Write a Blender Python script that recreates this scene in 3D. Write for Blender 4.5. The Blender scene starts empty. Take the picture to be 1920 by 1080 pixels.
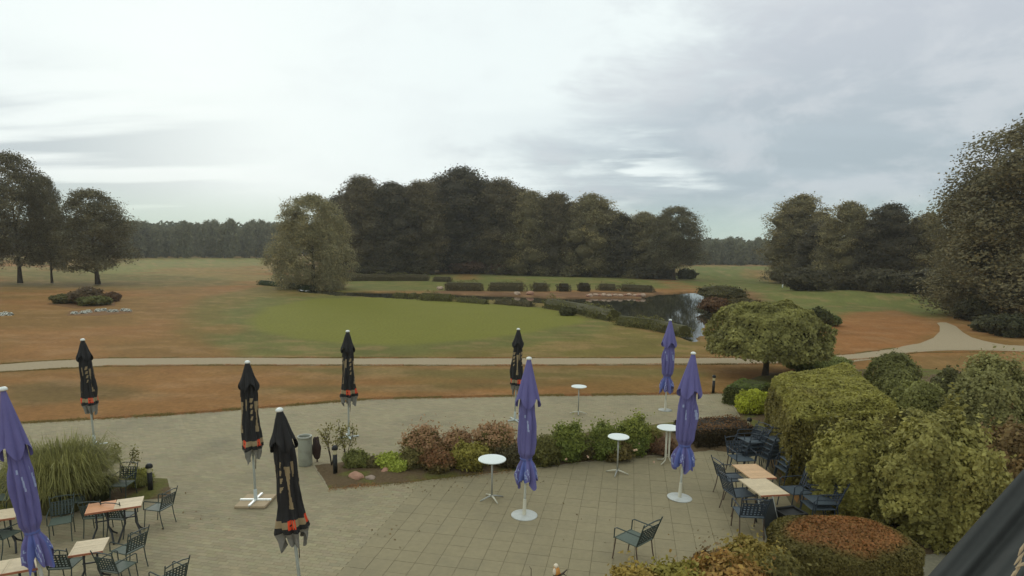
import bpy, math, random
import numpy as np
from mathutils import Matrix, Vector

# ------------------------------------------------------------------ camera
FPX = 1130.0            # focal length in pixels of a 1920 wide frame
PITCH = math.radians(8.0)
ROLL = math.radians(0.9)
CAMH = 5.8
HORIZON = 468.0
CX, CY = 960.0, HORIZON + FPX * math.tan(PITCH)
_f = np.array([0, math.cos(PITCH), -math.sin(PITCH)])
_u = np.array([0, math.sin(PITCH), math.cos(PITCH)])
_r = np.array([1.0, 0, 0])
RR = _r * math.cos(ROLL) + _u * math.sin(ROLL)
UU = _u * math.cos(ROLL) - _r * math.sin(ROLL)
FF = _f
CAM = np.array([0.0, 0.0, CAMH])

sc = bpy.context.scene
COL = sc.collection
cd = bpy.data.cameras.new('camera')
cam = bpy.data.objects.new('camera', cd)
COL.objects.link(cam)
cd.sensor_width = 36
cd.lens = FPX * 36 / 1920
cd.shift_x = 0
cd.shift_y = (CY - 540) / 1920
cd.clip_start = 0.1
cd.clip_end = 6000
M = Matrix(((RR[0], UU[0], -FF[0], 0), (RR[1], UU[1], -FF[1], 0), (RR[2], UU[2], -FF[2], CAMH), (0, 0, 0, 1)))
cam.matrix_world = M
sc.camera = cam

# ------------------------------------------------------------------ world, sun, exposure
SUN_EL = math.radians(17)
SUN_AZ = math.radians(-28)      # from +Y towards +X
w = bpy.data.worlds.new('World')
sc.world = w
w.use_nodes = True
nt = w.node_tree
nt.nodes.clear()
def wn(t, **k):
    n = nt.nodes.new(t)
    for a, b in k.items(): setattr(n, a, b)
    return n
def wmath(op, a, b=None, c=None, clamp=False):
    n = wn('ShaderNodeMath', operation=op, use_clamp=clamp)
    for i, v in enumerate((a, b, c)):
        if v is None: continue
        if isinstance(v, (int, float)): n.inputs[i].default_value = v
        else: nt.links.new(v, n.inputs[i])
    return n.outputs[0]
def wsm(v, lo, hi):
    n = wn('ShaderNodeMapRange', interpolation_type='SMOOTHSTEP')
    nt.links.new(v, n.inputs[0]); n.inputs[1].default_value = lo; n.inputs[2].default_value = hi
    return n.outputs[0]
def wmix(fac, a, b):
    n = wn('ShaderNodeMix', data_type='RGBA')
    if isinstance(fac, (int, float)): n.inputs[0].default_value = fac
    else: nt.links.new(fac, n.inputs[0])
    for i, v in ((6, a), (7, b)):
        if isinstance(v, tuple): n.inputs[i].default_value = (*v, 1)
        else: nt.links.new(v, n.inputs[i])
    return n.outputs[2]
tc = wn('ShaderNodeTexCoord')
sep = wn('ShaderNodeSeparateXYZ'); nt.links.new(tc.outputs['Generated'], sep.inputs[0])
X, Y, Z = sep.outputs
zc = wmath('ADD', wmath('MAXIMUM', Z, 0.0), 0.10)
comb = wn('ShaderNodeCombineXYZ')
nt.links.new(wmath('DIVIDE', X, zc), comb.inputs[0]); nt.links.new(wmath('DIVIDE', Y, zc), comb.inputs[1])
def wnoise(scale, sx, sy, off, detail=6, rough=.55, dist=0.0):
    mp = wn('ShaderNodeMapping'); nt.links.new(comb.outputs[0], mp.inputs[0])
    mp.inputs[1].default_value = off; mp.inputs[3].default_value = (sx, sy, 1)
    n = wn('ShaderNodeTexNoise'); nt.links.new(mp.outputs[0], n.inputs[0])
    n.inputs['Scale'].default_value = scale; n.inputs['Detail'].default_value = detail
    n.inputs['Roughness'].default_value = rough; n.inputs['Distortion'].default_value = dist
    return n.outputs[0]
nA = wnoise(0.55, 0.55, 1.0, (3.1, 1.7, 0), 6, .6, .3)
nB = wnoise(1.5, 0.6, 1.2, (7.3, 4.1, 0), 7, .6, .4)
nC = wnoise(0.9, 0.28, 1.0, (1.3, 9.2, 0), 5, .5, .2)
sky = wn('ShaderNodeTexSky', sky_type='NISHITA')
sky.sun_disc = False; sky.sun_elevation = SUN_EL; sky.sun_rotation = SUN_AZ
sky.air_density = 1.0; sky.dust_density = 2.0
S = 10.0                        # world strength is 0.1, so cloud radiance 1 is 10 here
# the heavy grey-lavender cloud sheet on the right
edge = wmath('ADD', X, wmath('MULTIPLY', wmath('SUBTRACT', nA, .5), 0.55))
edge = wmath('ADD', edge, wmath('MULTIPLY', wmath('SUBTRACT', nB, .5), 0.22))
edge = wmath('ADD', edge, wmath('MULTIPLY', wmath('SUBTRACT', 0.36, Z), 1.0))
mpd = wn('ShaderNodeMapping'); nt.links.new(tc.outputs['Generated'], mpd.inputs[0]); mpd.inputs[3].default_value = (1, 1, 2.4)
nD = wn('ShaderNodeTexNoise'); nt.links.new(mpd.outputs[0], nD.inputs[0]); nD.inputs['Scale'].default_value = 5.5; nD.inputs['Detail'].default_value = 8; nD.inputs['Roughness'].default_value = .62
nD.inputs['Distortion'].default_value = .3
nD = nD.outputs[0]
edge = wmath('ADD', edge, wmath('MULTIPLY', wmath('SUBTRACT', nD, .5), 0.55))
mpe = wn('ShaderNodeMapping'); nt.links.new(tc.outputs['Generated'], mpe.inputs[0]); mpe.inputs[3].default_value = (1, 1, 9.0); mpe.inputs[2].default_value = (0, math.radians(4), 0)
nE = wn('ShaderNodeTexNoise'); nt.links.new(mpe.outputs[0], nE.inputs[0]); nE.inputs['Scale'].default_value = 2.6; nE.inputs['Detail'].default_value = 5
nE = nE.outputs[0]
gap = wmath('MULTIPLY', wmath('MULTIPLY', wsm(nE, .50, .62), wsm(Z, .26, .12)), wsm(X, .42, .12))
edge = wmath('SUBTRACT', edge, wmath('MULTIPLY', gap, .28))
sheet = wsm(edge, 0.15, 0.46)
# streaks lower down
lowmask = wmath('MULTIPLY', wsm(Z, 0.34, 0.14), wsm(X, -0.22, 0.12))
streak = wmath('MULTIPLY', wsm(nC, 0.46, 0.60), lowmask)
# a bluish gap low on the left
lmask = wmath('MULTIPLY', wmath('MULTIPLY', wsm(X, -0.30, -0.68), wsm(Z, 0.26, 0.16)), wsm(nC, 0.40, 0.52))
white = (0.90 * S, 0.985 * S, 0.985 * S)
grey = (0.555 * S, 0.60 * S, 0.665 * S)
blue = (0.385 * S, 0.475 * S, 0.535 * S)
lighta = (0.78 * S, 0.84 * S, 0.86 * S)
c = wmix(wmath('MULTIPLY', wsm(nD, .45, .65), .22), white, lighta)
greyc = wmix(wsm(Z, 0.34, 0.10), grey, blue)
greyc = wmix(wmath('MULTIPLY', wsm(nD, .42, .62), .60), greyc, (0.68 * S, 0.72 * S, 0.76 * S))
c = wmix(wmath('MULTIPLY', sheet, .92), c, greyc)
c = wmix(wmath('MULTIPLY', streak, .30), c, (0.55 * S, 0.64 * S, 0.70 * S))
c = wmix(wmath('MULTIPLY', lmask, .75), c, blue)
c = wmix(wmath('MULTIPLY', wsm(Z, 0.10, 0.01), .8), c, (0.56 * S, 0.74 * S, 0.64 * S))
fin = wmix(0.985, sky.outputs[0], c)
bg = wn('ShaderNodeBackground'); bg.inputs[1].default_value = 0.1
nt.links.new(fin, bg.inputs[0])
wo = wn('ShaderNodeOutputWorld'); nt.links.new(bg.outputs[0], wo.inputs[0])

sd = bpy.data.lights.new('sun', 'SUN'); sd.energy = 0.6; sd.angle = math.radians(16); sd.color = (1, .96, .9)
so = bpy.data.objects.new('sun', sd); COL.objects.link(so)
sdir = Vector((math.sin(SUN_AZ) * math.cos(SUN_EL), math.cos(SUN_AZ) * math.cos(SUN_EL), math.sin(SUN_EL)))
so.rotation_euler = sdir.to_track_quat('Z', 'Y').to_euler()
so.location = (-20, 30, 40)
sc.view_settings.view_transform = 'Standard'
sc.view_settings.look = 'None'
sc.view_settings.exposure = 0.0
sc.view_settings.gamma = 1.0
sc.view_settings.use_curve_mapping = False
sc.cycles.volume_bounces = 1
sc.cycles.max_bounces = 6
sc.cycles.diffuse_bounces = 3

# ------------------------------------------------------------------ helpers
def ray(px, py):
    d = FF + RR * ((px - CX) / FPX) - UU * ((py - CY) / FPX)
    return d / np.linalg.norm(d)
def P(px, py, z=0.0):                       # where the sight line of a photo point meets height z
    d = ray(px, py); t = (z - CAMH) / d[2]
    return CAM + d * t
def proj(p):
    v = np.asarray(p, float) - CAM
    k = v @ FF
    return CX + FPX * (v @ RR) / k, CY - FPX * (v @ UU) / k, k
def smooth(a, b, x):
    t = np.clip((x - a) / (b - a), 0, 1); return t * t * (3 - 2 * t)
BUMPS = []
def height(x, y):
    x = np.asarray(x, float); y = np.asarray(y, float)
    z = np.zeros(np.broadcast(x, y).shape)
    for cx, cy, r1, r2, a in BUMPS:
        q = ((x - cx) / r1) ** 2 + ((y - cy) / r2) ** 2
        z = z + a * np.maximum(0, 1 - q) ** 2
    return z
def G(px, py):                              # where it meets the terrain
    d = ray(px, py)
    t1 = -CAMH / d[2] if d[2] < -1e-4 else 1500
    if d[2] < -1e-4:
        t0 = (2.2 - CAMH) / d[2]
    else: t0 = t1
    a, b = t0, t1
    for i in range(40):
        m = (a + b) / 2; p = CAM + d * m
        if p[2] > height(p[0], p[1]): a = m
        else: b = m
    p = CAM + d * a
    return np.array([p[0], p[1], float(height(p[0], p[1]))])
def ztop(base, py):                         # height above ground of photo row py over the point base
    lo, hi = base[2] - 1, 60
    for i in range(50):
        m = (lo + hi) / 2
        if proj((base[0], base[1], m))[1] > py: lo = m
        else: hi = m
    return lo - base[2]
def mpp(base):                              # metres per photo pixel there
    return proj(base)[2] / FPX

bp = P(1640, 566)
BUMPS.append((bp[0], bp[1] + 6, 22, 13, 1.0))
bp = P(1030, 527)
BUMPS.append((bp[0], bp[1] + 4, 28, 14, 0.5))

def srgb(r, g, b, k=1.0):
    o = []
    for c_ in (r, g, b):
        c_ = c_ / 255
        o.append(min(0.9, k * (c_ / 12.92 if c_ <= 0.04045 else ((c_ + 0.055) / 1.055) ** 2.4)))
    return tuple(o)

def vnoise(Pn, seed=0):
    Pn = np.asarray(Pn, float)
    if Pn.shape[1] == 2: Pn = np.c_[Pn, np.zeros(len(Pn))]
    i = np.floor(Pn).astype(np.int64); f = Pn - i; f = f * f * (3 - 2 * f)
    def h(a):
        n = (a[:, 0] * 374761393 + a[:, 1] * 668265263 + a[:, 2] * 2147483647 + seed * 1442695041) & 0xffffffff
        n = ((n ^ (n >> 13)) * 1274126177) & 0xffffffff
        return ((n ^ (n >> 16)) & 0xffff) / 65535.0
    r = 0
    for dx in (0, 1):
        for dy in (0, 1):
            for dz in (0, 1):
                ww = (f[:, 0] if dx else 1 - f[:, 0]) * (f[:, 1] if dy else 1 - f[:, 1]) * (f[:, 2] if dz else 1 - f[:, 2])
                r = r + ww * h(i + np.array([dx, dy, dz]))
    return r
def fbm(Pn, seed=0, oct=4):
    s = 0; a = .5; t = 0
    for o in range(oct):
        s = s + a * vnoise(Pn * (2 ** o), seed + o * 17); t += a; a *= .5
    return s / t

def inpoly(x, y, poly):
    poly = np.asarray(poly)[:, :2]; r = np.zeros(x.shape, bool)
    n = len(poly)
    for i in range(n):
        x0, y0 = poly[i]; x1, y1 = poly[(i + 1) % n]
        c_ = ((y0 > y) != (y1 > y)) & (x < (x1 - x0) * (y - y0) / (y1 - y0 + 1e-12) + x0)
        r ^= c_
    return r
def polydist(x, y, poly, closed=True):      # signed distance, positive inside
    poly = np.asarray(poly)[:, :2]; d = np.full(x.shape, 1e9); n = len(poly)
    for i in range(n if closed else n - 1):
        a = poly[i]; b = poly[(i + 1) % n]; ab = b - a
        t = np.clip(((x - a[0]) * ab[0] + (y - a[1]) * ab[1]) / (ab @ ab + 1e-12), 0, 1)
        d = np.minimum(d, np.hypot(x - a[0] - t * ab[0], y - a[1] - t * ab[1]))
    return np.where(inpoly(x, y, poly), d, -d) if closed else d
def wp(pts): return np.array([G(a, b)[:2] for a, b in pts])
def wp0(pts): return np.array([P(a, b)[:2] for a, b in pts])

# ---- mesh building
def make_mesh(name, V, Fs, mats, fmat=None, smooth_=False, col=None):
    V = np.asarray(V, float)
    if not isinstance(Fs, list) or (len(Fs) and isinstance(Fs[0], (tuple, int))): Fs = [np.asarray(Fs)]
    Fs = [np.asarray(F_, dtype=np.int64) for F_ in Fs if len(F_)]
    loops = np.concatenate([F_.ravel() for F_ in Fs])
    tot = np.concatenate([np.full(len(F_), F_.shape[1]) for F_ in Fs])
    start = np.concatenate([[0], np.cumsum(tot)[:-1]])
    me = bpy.data.meshes.new(name)
    me.vertices.add(len(V)); me.vertices.foreach_set('co', V.ravel())
    me.loops.add(len(loops)); me.loops.foreach_set('vertex_index', loops)
    me.polygons.add(len(tot)); me.polygons.foreach_set('loop_start', start)
    me.polygons.foreach_set('loop_total', tot)
    for m_ in (mats if isinstance(mats, (list, tuple)) else [mats]): me.materials.append(m_)
    if fmat is not None: me.polygons.foreach_set('material_index', np.asarray(fmat, dtype=np.int32))
    me.polygons.foreach_set('use_smooth', np.full(len(tot), bool(smooth_)))
    if col is not None:
        a = me.attributes.new('col', 'FLOAT_COLOR', 'POINT')
        c4 = np.ones((len(V), 4)); c4[:, :3] = col
        a.data.foreach_set('color', c4.ravel())
    me.update(calc_edges=True)
    return me
def link(name, me, parent=None, loc=None):
    o = bpy.data.objects.new(name, me); COL.objects.link(o)
    if parent is not None: o.parent = parent
    if loc is not None: o.location = tuple(float(v) for v in loc)
    return o
def tag(o, label=None, cat=None, group=None, kind=None):
    if label: o['label'] = label
    if cat: o['category'] = cat
    if group: o['group'] = group
    if kind: o['kind'] = kind
    return o
def thing(name, label, cat, loc=(0, 0, 0), rz=0.0, group=None):
    o = bpy.data.objects.new(name, None); COL.objects.link(o)
    o.empty_display_size = .2
    o.location = tuple(float(v) for v in loc); o.rotation_euler = (0, 0, rz)
    return tag(o, label, cat, group)
def children_of(o): return list(o.children)
KIDS = {}
def reg(parent, child): KIDS.setdefault(parent.name, []).append(child)
def part(name, me, parent):
    o = link(name, me, parent); reg(parent, o); return o
def dup(root, label, loc, rz=0.0, scale=None, tilt=None, group=None):
    def rec(o, par):
        c_ = o.copy(); COL.objects.link(c_); c_.parent = par
        for k in KIDS.get(o.name, []): reg(c_, rec(k, c_))
        return c_
    r = rec(root, None)
    r.location = tuple(float(v) for v in loc)
    r.rotation_euler = (tilt[0] if tilt else 0, tilt[1] if tilt else 0, rz)
    if scale is not None: r.scale = (scale,) * 3 if isinstance(scale, (int, float)) else scale
    r['label'] = label
    if group: r['group'] = group
    return r

class MB:
    def __init__(s): s.V = []; s.Q = []; s.T = []; s.mq = []; s.mt = []; s.n = 0; s.C = []
    def add(s, V, Q=None, T=None, m=0, col=(1, 1, 1)):
        V = np.asarray(V, float)
        if Q is not None and len(Q): s.Q.append(np.asarray(Q) + s.n); s.mq += [m] * len(Q)
        if T is not None and len(T): s.T.append(np.asarray(T) + s.n); s.mt += [m] * len(T)
        s.V.append(V); s.n += len(V)
        s.C.append(np.broadcast_to(np.asarray(col, float), (len(V), 3)))
        return s
    def box(s, c, d, rz=0, m=0, col=(1, 1, 1), R=None):
        d = np.asarray(d, float) / 2
        v = np.array([[x, y, z] for z in (-1, 1) for y in (-1, 1) for x in (-1, 1)]) * d
        if R is None:
            ca, sa = math.cos(rz), math.sin(rz); R = np.array([[ca, -sa, 0], [sa, ca, 0], [0, 0, 1]])
        v = v @ np.asarray(R).T + np.asarray(c)
        return s.add(v, [[0, 2, 3, 1], [4, 5, 7, 6], [0, 1, 5, 4], [2, 6, 7, 3], [0, 4, 6, 2], [1, 3, 7, 5]], m=m, col=col)
    def tube(s, pts, r, n=8, m=0, col=(1, 1, 1), cap=True):
        pts = [np.asarray(p, float) for p in pts]; k = len(pts)
        rs = [r] * k if isinstance(r, (int, float)) else list(r)
        V = []; ref = None
        for i, p in enumerate(pts):
            t = pts[min(i + 1, k - 1)] - pts[max(i - 1, 0)]; t = t / (np.linalg.norm(t) + 1e-9)
            if ref is None: ref = np.array([0, 0, 1.]) if abs(t[2]) < .9 else np.array([1., 0, 0])
            a = np.cross(t, ref); a /= np.linalg.norm(a) + 1e-9; b = np.cross(t, a); ref = np.cross(a, t)
            for j in range(n):
                q = 2 * math.pi * j / n; V.append(p + rs[i] * (math.cos(q) * a + math.sin(q) * b))
        Q = [[i * n + j, i * n + (j + 1) % n, (i + 1) * n + (j + 1) % n, (i + 1) * n + j] for i in range(k - 1) for j in range(n)]
        T = []
        if cap:
            V.append(pts[0]); V.append(pts[-1]); a0 = k * n
            T = [[a0, (j + 1) % n, j] for j in range(n)] + [[a0 + 1, (k - 1) * n + j, (k - 1) * n + (j + 1) % n] for j in range(n)]
        return s.add(V, Q, T, m=m, col=col)
    def lathe(s, prof, n=24, c=(0, 0, 0), m=0, col=(1, 1, 1)):
        V = []; k = len(prof)
        for r, z in prof:
            for j in range(n):
                q = 2 * math.pi * j / n; V.append((c[0] + r * math.cos(q), c[1] + r * math.sin(q), c[2] + z))
        Q = [[i * n + j, i * n + (j + 1) % n, (i + 1) * n + (j + 1) % n, (i + 1) * n + j] for i in range(k - 1) for j in range(n)]
        return s.add(V, Q, m=m, col=col)
    def mesh(s, name, mats, smooth_=False, col=False):
        Fs = []; fm = []
        if s.Q: Fs.append(np.concatenate(s.Q)); fm += s.mq
        if s.T: Fs.append(np.concatenate(s.T)); fm += s.mt
        return make_mesh(name, np.concatenate(s.V), Fs, mats, fm, smooth_, np.concatenate(s.C) if col else None)

def ico(sub=1):
    t = (1 + 5 ** .5) / 2
    v = [(-1, t, 0), (1, t, 0), (-1, -t, 0), (1, -t, 0), (0, -1, t), (0, 1, t), (0, -1, -t), (0, 1, -t), (t, 0, -1), (t, 0, 1), (-t, 0, -1), (-t, 0, 1)]
    v = [np.array(q) / np.linalg.norm(q) for q in v]
    f = [(0, 11, 5), (0, 5, 1), (0, 1, 7), (0, 7, 10), (0, 10, 11), (1, 5, 9), (5, 11, 4), (11, 10, 2), (10, 7, 6), (7, 1, 8), (3, 9, 4), (3, 4, 2), (3, 2, 6), (3, 6, 8), (3, 8, 9), (4, 9, 5), (2, 4, 11), (6, 2, 10), (8, 6, 7), (9, 8, 1)]
    for _ in range(sub):
        mid = {}; nf = []
        def g(a, b):
            k = (min(a, b), max(a, b))
            if k not in mid: q = v[a] + v[b]; v.append(q / np.linalg.norm(q)); mid[k] = len(v) - 1
            return mid[k]
        for a, b, c_ in f:
            x, y, z = g(a, b), g(b, c_), g(c_, a); nf += [(a, x, z), (b, y, x), (c_, z, y), (x, y, z)]
        f = nf
    return np.array(v), np.array(f)
ICO1, ICO2, ICO3 = ico(1), ico(2), ico(3)

# ------------------------------------------------------------------ materials
def mat(name, color=None, rough=.7, spec=.3, metal=0.0, noise=0.0, nscale=20., attr=False, bump=0.0, bscale=60., objrand=0.0, trans=0.0, dirt=None):
    m = bpy.data.materials.new(name); m.use_nodes = True; t = m.node_tree; n = t.nodes; L = t.links
    b = n['Principled BSDF']
    b.inputs['Roughness'].default_value = rough; b.inputs['Specular IOR Level'].default_value = spec; b.inputs['Metallic'].default_value = metal
    if attr:
        a = n.new('ShaderNodeAttribute'); a.attribute_name = 'col'; out = a.outputs['Color']
    else:
        a = n.new('ShaderNodeRGB'); a.outputs[0].default_value = (*color, 1); out = a.outputs[0]
    class _T: pass
    gn = n.new('ShaderNodeNewGeometry'); tcn = _T(); tcn.outputs = {'Object': gn.outputs['Position']}
    if noise > 0:
        nz = n.new('ShaderNodeTexNoise'); nz.inputs['Scale'].default_value = nscale; nz.inputs['Detail'].default_value = 6
        nz.inputs['Roughness'].default_value = .65
        L.new(tcn.outputs['Object'], nz.inputs['Vector'])
        mr = n.new('ShaderNodeMapRange'); L.new(nz.outputs[0], mr.inputs[0])
        mr.inputs[1].default_value = .25; mr.inputs[2].default_value = .75; mr.inputs[3].default_value = 1 - noise; mr.inputs[4].default_value = 1 + noise
        hs = n.new('ShaderNodeVectorMath'); hs.operation = 'SCALE'; L.new(out, hs.inputs[0]); L.new(mr.outputs[0], hs.inputs['Scale']); out = hs.outputs[0]
    if objrand > 0:
        oi = n.new('ShaderNodeObjectInfo'); mr = n.new('ShaderNodeMapRange'); L.new(oi.outputs['Random'], mr.inputs[0])
        mr.inputs[3].default_value = 1 - objrand; mr.inputs[4].default_value = 1 + objrand
        hs = n.new('ShaderNodeVectorMath'); hs.operation = 'SCALE'; L.new(out, hs.inputs[0]); L.new(mr.outputs[0], hs.inputs['Scale']); out = hs.outputs[0]
    if dirt:
        nz = n.new('ShaderNodeTexNoise'); nz.inputs['Scale'].default_value = dirt[1]; nz.inputs['Detail'].default_value = 8
        L.new(tcn.outputs['Object'], nz.inputs['Vector'])
        mr = n.new('ShaderNodeMapRange'); L.new(nz.outputs[0], mr.inputs[0]); mr.inputs[1].default_value = .5; mr.inputs[2].default_value = .72; mr.inputs[4].default_value = dirt[2]
        mx = n.new('ShaderNodeMix'); mx.data_type = 'RGBA'; L.new(mr.outputs[0], mx.inputs[0]); L.new(out, mx.inputs[6]); mx.inputs[7].default_value = (*dirt[0], 1); out = mx.outputs[2]
    L.new(out, b.inputs['Base Color'])
    if bump > 0:
        nz = n.new('ShaderNodeTexNoise'); nz.inputs['Scale'].default_value = bscale; nz.inputs['Detail'].default_value = 5
        L.new(tcn.outputs['Object'], nz.inputs['Vector'])
        bm_ = n.new('ShaderNodeBump'); bm_.inputs['Strength'].default_value = bump; bm_.inputs['Distance'].default_value = .02
        L.new(nz.outputs[0], bm_.inputs['Height']); L.new(bm_.outputs[0], b.inputs['Normal'])
    if trans > 0:
        tr = n.new('ShaderNodeBsdfTranslucent'); L.new(out, tr.inputs[0])
        mx = n.new('ShaderNodeMixShader'); mx.inputs[0].default_value = trans
        L.new(b.outputs[0], mx.inputs[1]); L.new(tr.outputs[0], mx.inputs[2])
        L.new(mx.outputs[0], n['Material Output'].inputs[0])
    return m
LEAF = mat('leaf', attr=True, rough=.6, spec=.18, trans=.32)
BARK = mat('bark', (.075, .06, .045), .9, .1, noise=.35, nscale=9, bump=.5, bscale=30)
GROUND = mat('turf', attr=True, rough=.95, spec=.05, noise=.24, nscale=5.0, bump=.35, bscale=45)
GRAVEL = mat('gravel', srgb(160, 144, 116), .95, .1, noise=.16, nscale=14, bump=.4, bscale=90)
SOIL = mat('soil', srgb(98, 82, 62), .95, .05, noise=.3, nscale=12, bump=.8, bscale=25)
JOINT = mat('joint_sand', srgb(104, 96, 72), .95, .05, noise=.2, nscale=30)
PAVER = mat('clinker_paver', attr=True, rough=.88, spec=.15, noise=.10, nscale=60, dirt=((.13, .12, .085), .5, .35))
SLAB = mat('concrete_slab', srgb(144, 133, 104), .88, .15, noise=.10, nscale=9, objrand=.03, bump=.12, bscale=120, dirt=((.17, .155, .105), 1.3, .25))
WHITEP = mat('white_enamel', srgb(228, 232, 224), .35, .4, noise=.04, nscale=8)
CREAMP = mat('cream_metal', srgb(205, 200, 178), .45, .4, noise=.06, nscale=10)
GALV = mat('galvanised_metal', srgb(165, 165, 155), .45, .5, metal=.3, noise=.1, nscale=12)
GREENM = mat('green_metal', srgb(58, 68, 62), .5, .4, noise=.15, nscale=25)
GREENS = mat('green_mesh_seat', srgb(88, 98, 86), .6, .3, noise=.12, nscale=25)
BLUEM = mat('blue_grey_metal', srgb(50, 58, 66), .5, .4, noise=.15, nscale=25)
BLUES = mat('blue_grey_seat', srgb(74, 84, 90), .6, .3, noise=.12, nscale=25)
RUSTM = mat('brown_metal', srgb(92, 76, 64), .6, .3, noise=.2, nscale=25)
DARKM = mat('dark_metal', srgb(48, 50, 48), .5, .4, noise=.15, nscale=20)
BLACKP = mat('black_plastic', srgb(34, 34, 32), .5, .3, noise=.1, nscale=20)
WOODC = mat('pale_wood', srgb(205, 186, 152), .6, .25, noise=.12, nscale=14, objrand=.07)
WOODM = mat('warm_wood', srgb(206, 168, 126), .55, .3, noise=.12, nscale=14, objrand=.07)
WOODO = mat('orange_wood', srgb(200, 142, 98), .55, .3, noise=.12, nscale=14, objrand=.07)
WOODE = mat('reddish_wood_edge', srgb(165, 105, 75), .6, .3, noise=.12, nscale=14)
BLUEF = mat('blue_canvas', srgb(111, 107, 157), .8, .15, noise=.08, nscale=5, trans=.08)
BLUEF2 = mat('bright_blue_canvas', srgb(98, 108, 166), .8, .15, noise=.08, nscale=5, trans=.08)
LETTER = mat('white_print', srgb(158, 168, 200), .7, .2)
BLACKF = mat('black_canvas', srgb(44, 43, 42), .75, .2, noise=.2, nscale=5)
TANF = mat('tan_print', srgb(150, 132, 100), .75, .2, noise=.1, nscale=9)
REDF = mat('orange_red_print', srgb(226, 78, 46), .7, .2)
GREYF = mat('grey_lining', srgb(128, 126, 118), .8, .15, noise=.12, nscale=9)
STONEB = mat('base_slab', srgb(172, 152, 122), .85, .2, noise=.12, nscale=9)
ROCKM = mat('rock', srgb(170, 150, 132), .9, .15, noise=.25, nscale=6, bump=.6, bscale=12, objrand=.2)
GLASSY = mat('lamp_diffuser', srgb(196, 186, 146), .4, .4)
BINM = mat('bin_enamel', srgb(158, 160, 144), .5, .35, noise=.08, nscale=5, dirt=((.16, .15, .12), 4, .5))
BANNER = mat('dark_cloth', srgb(62, 63, 60), .85, .1, noise=.12, nscale=10)
RUSTG = mat('terracotta_orange', srgb(215, 150, 80), .6, .3)
CREAMG = mat('cream_glaze', srgb(222, 208, 182), .5, .3)

WATER = bpy.data.materials.new('pond_water'); WATER.use_nodes = True
b_ = WATER.node_tree.nodes['Principled BSDF']
b_.inputs['Base Color'].default_value = (.028, .030, .018, 1); b_.inputs['Roughness'].default_value = .04; b_.inputs['IOR'].default_value = 1.33
b_.inputs['Specular IOR Level'].default_value = .8
nz = WATER.node_tree.nodes.new('ShaderNodeTexNoise'); nz.inputs['Scale'].default_value = 1.6; nz.inputs['Detail'].default_value = 3
tt = WATER.node_tree.nodes.new('ShaderNodeTexCoord'); WATER.node_tree.links.new(tt.outputs['Object'], nz.inputs['Vector'])
bb = WATER.node_tree.nodes.new('ShaderNodeBump'); bb.inputs['Strength'].default_value = .006; bb.inputs['Distance'].default_value = .05
WATER.node_tree.links.new(nz.outputs[0], bb.inputs['Height']); WATER.node_tree.links.new(bb.outputs[0], b_.inputs['Normal'])

# ------------------------------------------------------------------ terrain
POND = wp0([(560, 541), (640, 546), (700, 547), (860, 551), (960, 554), (1040, 557), (1100, 558), (1200, 558), (1236, 550), (1300, 547), (1322, 551), (1316, 566),
            (1330, 580), (1352, 586), (1376, 588), (1356, 600), (1328, 604), (1314, 625), (1302, 640), (1290, 637), (1240, 618), (1160, 600),
            (1090, 586), (1030, 570), (960, 562), (860, 561), (760, 560), (680, 555), (630, 553), (560, 546)])
POND2 = wp0([(1572, 616), (1590, 619), (1588, 624), (1570, 622)])
rs = [1.5]
while rs[-1] < 150: rs.append(rs[-1] * 1.0125)
while rs[-1] < 1500: rs.append(rs[-1] * 1.05)
rs = np.array(rs)
az = np.concatenate([np.radians(np.arange(-180, -56, 4.0)), np.radians(np.arange(-56, 56, 0.22)), np.radians(np.arange(56, 180, 4.0))])
na, nr = len(az), len(rs)
RRg, AA = np.meshgrid(rs, az, indexing='ij')
gx = (RRg * np.sin(AA)).ravel(); gy = (RRg * np.cos(AA)).ravel()
gz = height(gx, gy)
p2 = np.c_[gx, gy]
for pd in (POND,):
    d = polydist(gx, gy, pd) + (fbm(p2 * .6, 5) - .5) * 1.0
    gz = gz - 1.1 * smooth(-0.3, 1.0, d)
near = smooth(64, 95, np.hypot(gx, gy))
gz = gz + near * (fbm(p2 * .05, 11) - .5) * .35
# colour of the turf
dry = np.array(srgb(139, 101, 60)); dry2 = np.array(srgb(128, 98, 56)); olive = np.array(srgb(114, 98, 52)); grn = np.array(srgb(108, 108, 54)); putt = np.array(srgb(117, 115, 52))
far = np.array(srgb(122, 116, 70))
n1 = fbm(p2 * .16, 21, 6); n2 = fbm(p2 * .5, 31, 4); n3 = fbm(np.c_[gx * .06, gy * .22], 41, 4)
mixd = smooth(.40, .58, n1 * .6 + n3 * .45)
col = dry * (1 - mixd[:, None]) + dry2 * mixd[:, None]
def paint(poly, c_, soft=2.0, amount=1.0, wob=2.0, sd=7):
    global col
    d = polydist(gx, gy, poly) + (fbm(p2 * .35, sd) - .5) * 2 * wob
    a = (smooth(-soft, soft, d) * amount)[:, None]
    col = col * (1 - a) + np.asarray(c_) * a
# far fields green / olive in bands
dist = np.hypot(gx, gy)
a = (smooth(80, 120, dist) * .75 * smooth(.3, .6, n3))[:, None]; col = col * (1 - a) + far * a
paint(wp0([(270, 485), (500, 484), (510, 496), (420, 500), (300, 506), (180, 520), (120, 512)]), srgb(120, 120, 70), 5, .8)
paint(wp0([(0, 505), (250, 515), (400, 520), (480, 535), (250, 538), (0, 536)]), srgb(104, 98, 56), 3, .75)
paint(wp0([(300, 500), (505, 500), (505, 530), (420, 522), (300, 512)]), srgb(134, 112, 66), 3, .6)
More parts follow.
